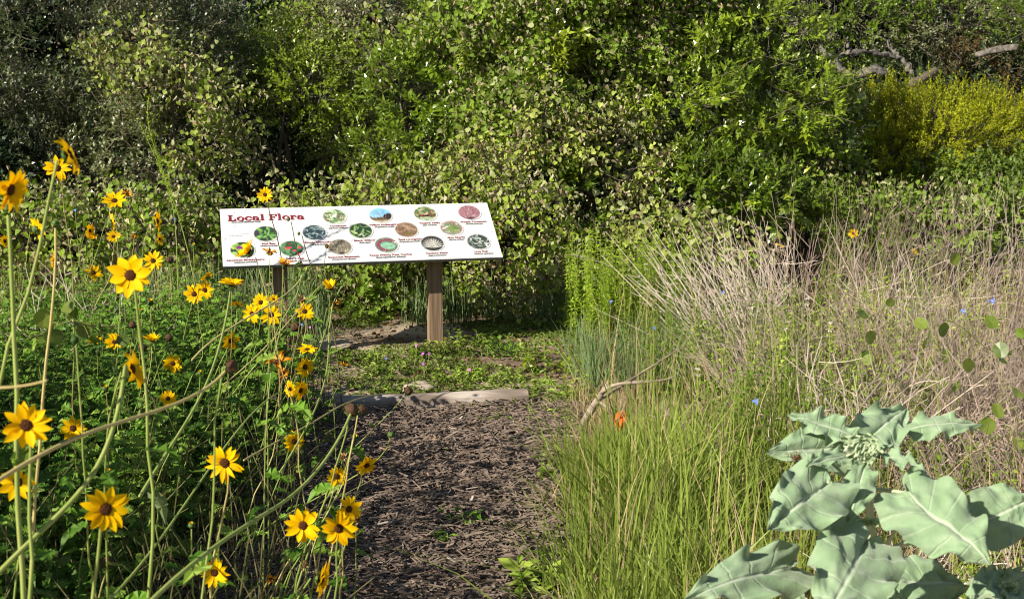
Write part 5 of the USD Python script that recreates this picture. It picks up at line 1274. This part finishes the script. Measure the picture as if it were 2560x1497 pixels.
def dry_weed(label, cx, cy, rad, h, n, seed, lean=(0, 0), group=None):
    rng = np.random.default_rng(seed)
    t = thing('dry_weed', label, 'dry weed', (cx, cy, 0), group)
    a = rng.uniform(0, 6.28, n); r = rad * np.sqrt(rng.random(n))
    b = np.stack([cx + r * np.cos(a), cy + r * np.sin(a), np.full(n, -.01)], -1)
    top = b + np.stack([rng.normal(lean[0], .22, n), rng.normal(lean[1], .15, n), h * rng.uniform(.5, 1.15, n)], -1)
    mid = (b + top) / 2 + rng.normal(0, .05, (n, 3)) + Z * .04
    pile = Pile()
    pile.add(*many_tubes(b, mid, top, rng.uniform(.002, .0044, n), np.full(n, .0014), 4))
    for k_ in range(2):      # side twigs
        s = rng.uniform(.3, .92, (n, 1))
        o = b * (1 - s) ** 2 + 2 * mid * s * (1 - s) + top * s ** 2
        d = nrm(top - b) * .7 + rng.normal(0, .55, (n, 3)); d[:, 2] = np.abs(d[:, 2]) * .8
        ln = rng.uniform(.08, .26, (n, 1)) * h
        pile.add(*many_tubes(o, o + d * ln * .5 + rng.normal(0, .012, (n, 3)), o + d * ln, np.full(n, .0018), np.full(n, .001), 3))
    part('stems', *pile.get(), M['twig'], t)
gW = None
DW = [(1.3, 7.1, .24, .72, 60, 'leaning sheaf of pinkish dry stems right of the feathery green clump', (-.3, 0)), (1.6, 7.5, .28, .75, 60, 'dry stems sweeping left in front of the vine mat', (-.28, 0)), (1.9, 7.9, .3, .85, 60, 'dry stems in front of the dark gap at right', (.1, 0)),
      (2.5, 8.3, .32, .9, 64, 'tall dry stems before the yellow-green shrub', (.12, 0)), (3.1, 8.2, .32, .9, 60, 'dry stems at the right edge below the light green shrub', (.1, 0)), (2.2, 7.0, .34, .68, 64, 'dry stems under the far profile sunflower', (0, 0)),
      (2.85, 7.0, .34, .72, 64, 'dry stems at the right edge beside the white flowers', (.05, 0)), (1.2, 5.9, .26, .55, 44, 'dry stems among the grass right of the fallen branch', (-.1, 0)), (1.7, 6.1, .32, .62, 60, 'dry stems in the middle of the right meadow', (.05, 0)),
      (2.35, 6.0, .32, .66, 64, 'dense dry stems left of the round-leaved vine', (.1, 0)), (1.35, 5.0, .28, .5, 52, 'dry stems above the blue flower in the meadow', (.1, 0)), (1.9, 5.1, .32, .58, 68, 'dense dry stems behind the top of the silver plant', (.05, 0)),
      (2.35, 5.1, .3, .62, 64, 'dense dry stems under the round-leaved vine at the right edge', (0, 0)), (1.25, 4.2, .26, .45, 50, 'dry stems behind the left leaves of the silver plant', (.05, 0)), (1.7, 4.2, .3, .52, 64, 'dry stems directly behind the silver plant', (.1, 0)),
      (2.0, 4.35, .28, .55, 60, 'dry stems at the right edge beside the silver plant', (0, 0)), (1.3, 3.4, .26, .35, 50, 'low dry stems below the silver plant', (0, 0)), (1.62, 3.4, .26, .4, 50, 'low dry stems at the lower right behind the silver plant', (0, 0))]
for q, (x_, y_, r_, h_, n_, lab, le) in enumerate(DW):
    dry_weed(lab, x_, y_, r_, h_, int(n_ * (1.9 if (y_ < 6.3 and x_ > 1.25) else 1.25)), 600 + q, le)
LW = [(-2.45, 7.0, .3, .6, 24, 'dry stems standing among the left sunflowers'), (-2.9, 6.5, .3, .6, 24, 'dry stems at the left edge behind the round leaves'), (-2.2, 6.4, .3, .5, 20, 'dry stems below the left end of the sign')]
for q, (x_, y_, r_, h_, n_, lab) in enumerate(LW):
    dry_weed(lab, x_, y_, r_, h_, n_, 640 + q)

# feathery green clumps
def feathery(label, cx, cy, rad, h, n, seed, name='goldenrod_clump', cat='weed', mat='goldenrod_leaf', L=.05, W=.009, k=60, nleaf=0):
    rng = np.random.default_rng(seed)
    t = thing(name, label, cat, (cx, cy, 0))
    a = rng.uniform(0, 6.28, n); r = rad * np.sqrt(rng.random(n))
    b = np.stack([cx + r * np.cos(a), cy + r * np.sin(a), np.zeros(n)], -1)
    top = b + np.stack([rng.normal(0, .05, n), rng.normal(0, .05, n), h * rng.uniform(.6, 1.08, n)], -1)
    v, f = many_tubes(b, (b + top) / 2, top, np.full(n, .0028), np.full(n, .0016), 2)
    part('stems', v, f, M['stem'], t)
    s = np.clip((np.arange(k) + rng.random((n, k))) / k * .9 + .1, 0, 1)
    pos = b[:, None] + (top - b)[:, None] * s[..., None]
    ph = np.arange(k)[None] * 2.4 + rng.uniform(0, 6.28, (n, 1))
    D = np.stack([np.cos(ph), np.sin(ph), rng.uniform(.15, .8, (n, k))], -1)
    sz = L * rng.uniform(.7, 1.2, (n, k)) * (1.05 - .35 * s)
    Nn = np.tile(Z, (n, k, 1)) + rng.normal(0, .25, (n, k, 3))
    out, f = leaf_mesh('lance', pos.reshape(-1, 3), D.reshape(-1, 3), Nn.reshape(-1, 3), sz.ravel(), np.full(n * k, W) * rng.uniform(.7, 1.3, n * k), bend=rng.uniform(.1, .6, n * k))
    order = np.argsort(pos.reshape(-1, 3)[:, 1] - sz.ravel() * 8)
    for q in order[:nleaf]: part('leaf', out[q], f, M[mat], t)
    tag(part('foliage', *merge(out[order[nleaf:]], f), M[mat], t), kind='stuff')
GR = [(.62, 8.05,   .32, .70, 70, 'feathery bright green clump right of the sign, below the vine cascade'), (.95, 8.15, .24, .64, 44, 'feathery bright green clump joining the larger one on its right')]
for q, (x_, y_, r_, h_, n_, lab) in enumerate(GR): feathery(lab, x_, y_, r_, h_, n_, 700 + q, nleaf=0)
feathery('soft bright green tuft in front of the yellow-green shrub', 2.62, 9.6, .3, .9, 40, 705, L=.06, W=.004, k=70, mat='bright_leaf')
for q, (x_, y_, r_, h_, lab) in enumerate([(1.05, 7.3, .26, .42, 'leafy lime-green weeds before the leaning sheaf of dry stems'), (1.6, 7.0, .3, .44, 'leafy lime-green weeds among the dry stems right of the sign'), (2.2, 7.5, .32, .46, 'leafy lime-green weeds by the far right sunflowers'),
        (.85, 6.5, .26, .42, 'leafy lime-green weeds right of the sign posts by the path end'), (1.25, 6.3, .3, .45, 'leafy lime-green weeds in the meadow behind the fallen branch'), (1.75, 6.6, .3, .45, 'leafy lime-green weeds around the white flowers'),
        (2.8, 7.7, .32, .46, 'leafy lime-green weeds at the far right edge'), (1.1, 5.3, .26, .40, 'leafy lime-green weeds in the grass right of the branch'), (1.6, 5.5, .28, .42, 'leafy lime-green weeds above the silver plant'),
        (2.2, 6.5, .3, .45, 'leafy lime-green weeds under the highest white flower'), (1.55, 4.6, .28, .34, 'leafy lime-green weeds behind the silver plant'), (1.65, 3.7, .28, .34, 'leafy lime-green weeds below the silver plant'), (1.25, 3.2, .24, .28, 'leafy lime-green weeds at the bottom right under the silver leaves'), (-2.9, 7.6, .4, .44, 'leafy weeds at the back of the sunflower bed, at the left edge'), (-2.2, 7.7, .4, .42, 'leafy weeds at the back of the sunflower bed, left of the sign'), (-1.7, 7.4, .3, .36, 'leafy weeds at the back of the sunflower bed, below the left end of the sign')]):
    feathery(lab, x_, y_, r_ * 1.2, h_ * 1.15, 50, 720 + q, 'meadow_weed', 'weed', 'weed_leaf', .05, .015, 24, nleaf=20)

# weeds: low rosettes and little plants
def weed(label, c, rad, h, n, seed, mat='weed_leaf', kind='oval', L=.05, W=.024, k=9, name='weed', sep=True, cat='weed', group=None):
    rng = np.random.default_rng(seed)
    t = thing(name, label, cat, (c[0], c[1], 0), group)
    a = rng.uniform(0, 6.28, n); r = rad * np.sqrt(rng.random(n))
    b = np.stack([c[0] + r * np.cos(a), c[1] + r * np.sin(a), np.zeros(n)], -1)
    top = b + np.stack([rng.normal(0, h * .35, n), rng.normal(0, h * .35, n), h * rng.uniform(.5, 1.1, n)], -1)
    v, f = many_tubes(b, (b + top) / 2 + Z * h * .1, top, np.full(n, .002), np.full(n, .001), 2)
    part('stems', v, f, M['stem'], t)
    s = np.clip((np.arange(k) + rng.random((n, k))) / k, .05, 1)
    pos = b[:, None] + (top - b)[:, None] * s[..., None]
    ph = np.arange(k)[None] * 2.4 + rng.uniform(0, 6.28, (n, 1))
    D = np.stack([np.cos(ph), np.sin(ph), rng.uniform(.1, .9, (n, k))], -1)
    sz = L * rng.uniform(.65, 1.2, n * k)
    Nn = np.tile(Z, (n * k, 1)) + rng.normal(0, .3, (n * k, 3)) - D.reshape(-1, 3) * .2
    out, f = leaf_mesh(kind, pos.reshape(-1, 3), D.reshape(-1, 3), Nn, sz, sz * W / L * rng.uniform(.8, 1.2, n * k), bend=rng.uniform(0, .5, n * k))
    m_ = min(90, len(out)) if sep else 0
    for q in range(m_): part('leaf', out[q], f, M[mat], t)
    if len(out) > m_:
        tag(part('foliage', *merge(out[m_:], f), M[mat], t), kind='stuff')
WD = [((1400, 1470), .12, .14, 7, 'broad-leaved weed clump at the bottom edge beside the path', 'weed_leaf', .075, .034), ((1330, 1500), .10, .10, 5, 'small broad-leaved weed at the bottom edge on the path', 'weed_leaf', .06, .028), ((1160, 1325), .08, .09, 4, 'small dark weed growing from the chips in the path', 'bed_leaf', .045, .02), ((1135, 1365), .07, .07, 4, 'little weed in the shaded chips below the middle', 'bed_leaf', .04, .018),
      ((1350, 1200), .07, .08, 4, 'small light green weed at the right of the path', 'weed_leaf', .04, .02), ((1080, 1140), .08, .04, 4, 'tiny weed in the upper part of the path', 'bed_leaf', .035, .01), ((1385, 935), .17, .16, 16, 'bright green leafy weed right of the timber', 'bright_leaf', .05, .024), ((1330, 900), .12, .12, 10, 'leafy weed behind the right end of the timber', 'weed_leaf', .045, .022),
      ((1130, 885), .13, .12, 11, 'leafy weed at the foot of the right post', 'weed_leaf', .05, .018), ((1190, 880), .14, .12, 12, 'leafy weed right of the right post', 'bright_leaf', .05, .02), ((1050, 895), .10, .10, 9, 'low weed left of the right post', 'weed_leaf', .045, .02), ((905, 910), .12, .10, 9, 'low weed behind the timber near the pale stone', 'weed_leaf', .04, .02),
      ((850, 960), .14, .12, 12, 'grassy weed at the left end of the timber', 'weed_leaf', .05, .01), ((960, 940), .12, .08, 12, 'low green mat left of the flat stone', 'weed_leaf', .035, .016), ((1120, 960), .14, .07, 13, 'low green mat right of the flat stone', 'weed_leaf', .035, .016), ((1230, 950), .14, .08, 13, 'low green mat behind the middle of the timber', 'weed_leaf', .035, .016),
      ((1260, 890), .12, .10, 10, 'leafy weed in the shade of the sign', 'bed_leaf', .045, .02), ((990, 985), .10, .05, 9, 'thin mat of tiny leaves along the back of the timber', 'weed_leaf', .03, .012), ((1430, 1000), .14, .14, 14, 'tufted weed between the timber and the branch', 'weed_leaf', .05, .012), ((1230, 1040), .2, .05, 16, 'fine green weeds along the front of the timber', 'weed_leaf', .04, .006), ((1370, 1050), .18, .06, 16, 'fine green weeds at the far right corner of the path', 'weed_leaf', .04, .006)]
for q, ((a, b), r_, h_, n_, lab, mt, L_, W_) in enumerate(WD):
    weed(lab, ground_at(a, b), r_, h_, n_, 800 + q, mt, 'oval', L_, W_)
g = np.random.default_rng(61)
n = 4200
c = np.stack([g.uniform(-1.6, .85, n), g.uniform(6.35, 9.0, n), np.zeros(n)], -1)
keep = meshkit.fbm(c * 1.9 + 4, 3, 12) > .43
c = c[keep]; n = len(c)
ph = g.uniform(0, 6.28, (n, 6)); D = np.stack([np.cos(ph), np.sin(ph), g.uniform(.1, 1.1, (n, 6))], -1)
pos = np.repeat(c[:, None], 6, 1) + g.normal(0, .012, (n, 6, 3)) * np.array([1, 1, .5]) + Z * .012
sz = g.uniform(.018, .04, n * 6)
out, f = leaf_mesh('oval', pos.reshape(-1, 3), D.reshape(-1, 3), np.tile(Z, (n * 6, 1)) + g.normal(0, .3, (n * 6, 3)), sz, sz * g.uniform(.25, .5, n * 6))
tag(put('ground_cover', *merge(out, f), M['mat_leaf']), 'low mat of tiny weeds on the sandy ground between timber and sign', 'ground cover', kind='stuff')
n = 1000
b = np.stack([g.uniform(-2.2, .9, n), g.uniform(6.3, 9.0, n), 0 * np.zeros(n)], -1)
a = g.uniform(0, 6.28, n)
out, f = leaf_mesh('curled', b + Z * .01, np.stack([np.cos(a), np.sin(a), g.normal(0, .2, n)], -1), np.tile(Z, (n, 1)) + g.normal(0, .5, (n, 3)), g.uniform(.02, .05, n), g.uniform(.01, .025, n))
tag(put('leaf_litter', *merge(out, f), M['brown_leaf']), 'brown dead leaves scattered on the sand under the sign', 'leaf litter', kind='stuff')

# tall seed stalks
for q, (pts, lab) in enumerate([([(432, 520, 7.0), (415, 450, 7.0), (390, 380, 7.0), (372, 245, 7.0)], 'right-hand tall pale seed stalk against the dark hedge at left'), ([(452, 560, 6.9), (425, 480, 6.9), (385, 385, 6.9), (350, 310, 6.9)], 'left-hand tall pale seed stalk against the dark hedge at left')]):
    p = spline([at(*k) for k in pts], 40)
    t = thing('seed_stalk', lab, 'seed stalk', (p[0][0], p[0][1], 0))
    full = np.vstack([[p[0][0] + .12, p[0][1], 0], p])
    part('stem', *tube(spline(full[::4], 50), np.linspace(.004, .0018, 50), 5), M['stem'], t, smooth=True)
    n = 170
    i = g.integers(0, 40, n); d = spread(n, g) * np.array([1, 1, .4]) + Z * .7
    out, f = leaf_mesh('blade2', p[i] + g.normal(0, .004, (n, 3)), d, spread(n, g), np.full(n, .02), np.full(n, .007))
    part('seeds', *merge(out, f), M['goldenrod_leaf'], t)

# round-leaved vines
def round_vine(label, pts, sizes, seed, spreadk=.05):
    rng = np.random.default_rng(seed)
    P = np.array([at(*q) for q in pts])
    t = thing('round_leaf_vine', label, 'vine', (P[0][0], P[0][1], 0))
    sp_ = spline(P, 30)
    part('stem', *tube(sp_, .0018, 5), M['stem_dark'], t)
    n = len(sizes)
    for q in range(n):
        c = sp_[min(29, int(30 * (q + .5) / n))] + rng.normal(0, spreadk, 3) * np.array([1, .6, 1])
        a = rng.uniform(0, 6.28)
        out, f = leaf_mesh('round', c[None], np.array([[math.cos(a), -.3, math.sin(a)]]), np.array([[rng.normal(.2, .6), -.8, rng.normal(.4, .7)]]), [sizes[q]], [sizes[q] * rng.uniform(.85, 1.1)])
        s0 = sp_[min(29, int(30 * (q + .5) / n))]
        part('leaf_stalk', *tube(bezier([s0, (s0 + c) / 2 + Z * .012, out[0][0]], 6), .0011, 4), M['stem'], t)
        part('leaf', out[0], f, M['round_leaf'], t)
round_vine('vine with large round yellow-green leaves lying over the bed at left', [(70, 850, 3.7), (130, 820, 3.7), (170, 805, 3.65), (230, 815, 3.75), (290, 812, 3.8)], [.052, .055, .062, .045, .05, .035, .05, .04], 1, .03)
round_vine('vine with round leaves climbing the dry stems, the left of those at right', [(2140, 900, 5.0), (2165, 850, 5.0), (2185, 800, 5.0), (2215, 765, 5.0)], [.055, .05, .06, .045, .055, .04], 2, .05)
round_vine('vine with round leaves hanging in the dry stems at the right edge', [(2360, 800, 4.6), (2430, 840, 4.6), (2490, 880, 4.6), (2540, 870, 4.6)], [.055, .05, .06, .045, .055, .04, .045, .05], 3, .07)
round_vine('round-leaved vine hanging down beside the top of the silver plant at the right edge', [(2500, 930, 4.2), (2520, 990, 4.15), (2545, 1040, 4.1), (2525, 1090, 4.1)], [.055, .05, .06, .05, .055, .05], 4, .05)
round_vine('round-leaved vine in the meadow left of the white flowers', [(2330, 850, 5.2), (2360, 880, 5.2), (2400, 930, 5.2)], [.05, .055, .06, .05, .055, .05, .045], 5, .07)

# small wild flowers
def wild(name, label, px, py, Y, dia, mat, cat, seed, group=None, n=5):
    rng = np.random.default_rng(seed)
    c = at(px, py, Y); R = dia / ppm(Y) / 2 * .8
    t = thing(name, label, cat, (c[0], c[1], 0), group)
    part('stem', *tube(bezier([np.array([c[0] + rng.normal(0, .04), c[1] + .03, 0]), np.array([c[0], c[1] + .02, c[2] * .5]), c], 8), .0014, 4), M['stem'], t)
    N = nrm(np.array([rng.normal(0, .3), -.8, rng.uniform(.2, .8)]))
    a_, b_, _ = frame_of(N)
    az = np.arange(n) / n * 6.283 + rng.normal(0, .2, n)
    D = np.cos(az)[:, None] * a_ + np.sin(az)[:, None] * b_ + N * .25
    out, f = leaf_mesh('oval', np.tile(c, (n, 1)), D, np.tile(N, (n, 1)), np.full(n, R * 1.05) * rng.uniform(.8, 1.15, n), np.full(n, R * .75))
    for q in out: part('petal', q, f, M[mat], t)
    part('flower_centre', *dome(c + N * .001, (a_, b_, N), R * .16, R * .15, rng), M['petal_white'], t)
def spike(label, px, py, Y, seed):
    rng = np.random.default_rng(seed)
    c = at(px, py, Y)
    t = thing('white_wildflower', label, 'white wildflower', (c[0], c[1], 0))
    part('stem', *tube(bezier([np.array([c[0] + .03, c[1], 0]), np.array([c[0], c[1], c[2] * .5]), c], 8), .0018, 4), M['stem'], t)
    for k_ in range(2):
        o = c - Z * .032 * k_
        n = 12; az = rng.uniform(0, 6.28, n)
        out, f = leaf_mesh('lance', np.tile(o, (n, 1)), np.stack([np.cos(az), np.sin(az), rng.uniform(-.4, .5, n)], -1), np.tile(Z, (n, 1)), rng.uniform(.014, .024, n), np.full(n, .009))
        for q in out: part('petal', q, f, M['petal_white'], t)
for q, (a, b, Y_, lab) in enumerate([(2268, 745, 6.4, 'largest white flower among the dry stems at right'), (2245, 725, 6.6, 'white flower just above the largest one at right'), (2020, 745, 6.6, 'white flower left of the round-leaved vine, the upper one'), (1965, 690, 7.2, 'white flower under the far profile sunflower'), (1880, 770, 6.2, 'white flower in the middle of the right meadow, above the grass'),
        (1968, 806, 5.8, 'white flower in the meadow right of the middle one'), (2075, 808, 5.9, 'white flower left of the climbing round leaves, the lower one'), (1745, 920, 5.3, 'white flower in the grass right of the fallen branch'), (1615, 660, 7.9, 'white flower spike at the right of the feathery clump'), (1600, 690, 7.8, 'white flower just under the spike by the feathery clump'), (1690, 695, 7.6, 'white flower below the leaning dry stems')]):
    spike(lab, a, b, Y_, 900 + q)
BL = [(1890, 1002, 4.6, 26, 'brightest blue flower in the grass left of the silver plant'), (2408, 777, 5.8, 20, 'blue flower in the dry stems at the right edge, the lower one'), (2480, 752, 5.9, 22, 'blue flower in the dry stems at the right edge, the upper one'), (1635, 820, 6.0, 14, 'small blue flower in the meadow above the branch'), (1527, 754, 7.6, 16, 'blue flower in the shade right of the sign'),
      (1808, 731, 7.0, 14, 'blue flower below the leaning dry stems'), (188, 526, 8.3, 14, 'blue flower in the left vine bank under the tallest sunflower'), (437, 550, 8.3, 16, 'blue flower in the left vine bank beside the edge-on sunflower'), (754, 812, 6.2, 14, 'blue flower beside the left post'), (965, 896, 7.2, 12, 'blue flower on the ground left of the right post'), (2460, 1437, 2.9, 20, 'blue flower behind the lower silver leaves')]
for q, (a, b, Y_, d_, lab) in enumerate(BL): wild('blue_wildflower', lab, a, b, Y_, d_, 'petal_blue', 'blue wildflower', 930 + q, n=3)
VI = [(1041, 864, 7.0, 13, 'violet flower nearest the right post on its left'), (1057, 884, 6.9, 13, 'violet flower below the one nearest the post'), (1072, 885, 6.9, 13, 'violet flower just right of its neighbour below the post'), (1057, 910, 6.8, 14, 'lowest violet flower of the group by the right post'), (1173, 925, 6.7, 14, 'lone violet flower right of the post above the timber'), (1190, 835, 7.9, 14, 'violet flower in the shade right of the post'), (775, 818, 6.6, 11, 'tiny violet flower beside the left post')]
for q, (a, b, Y_, d_, lab) in enumerate(VI): wild('violet_wildflower', lab, a, b, Y_, d_, 'petal_violet', 'violet wildflower', 950 + q)
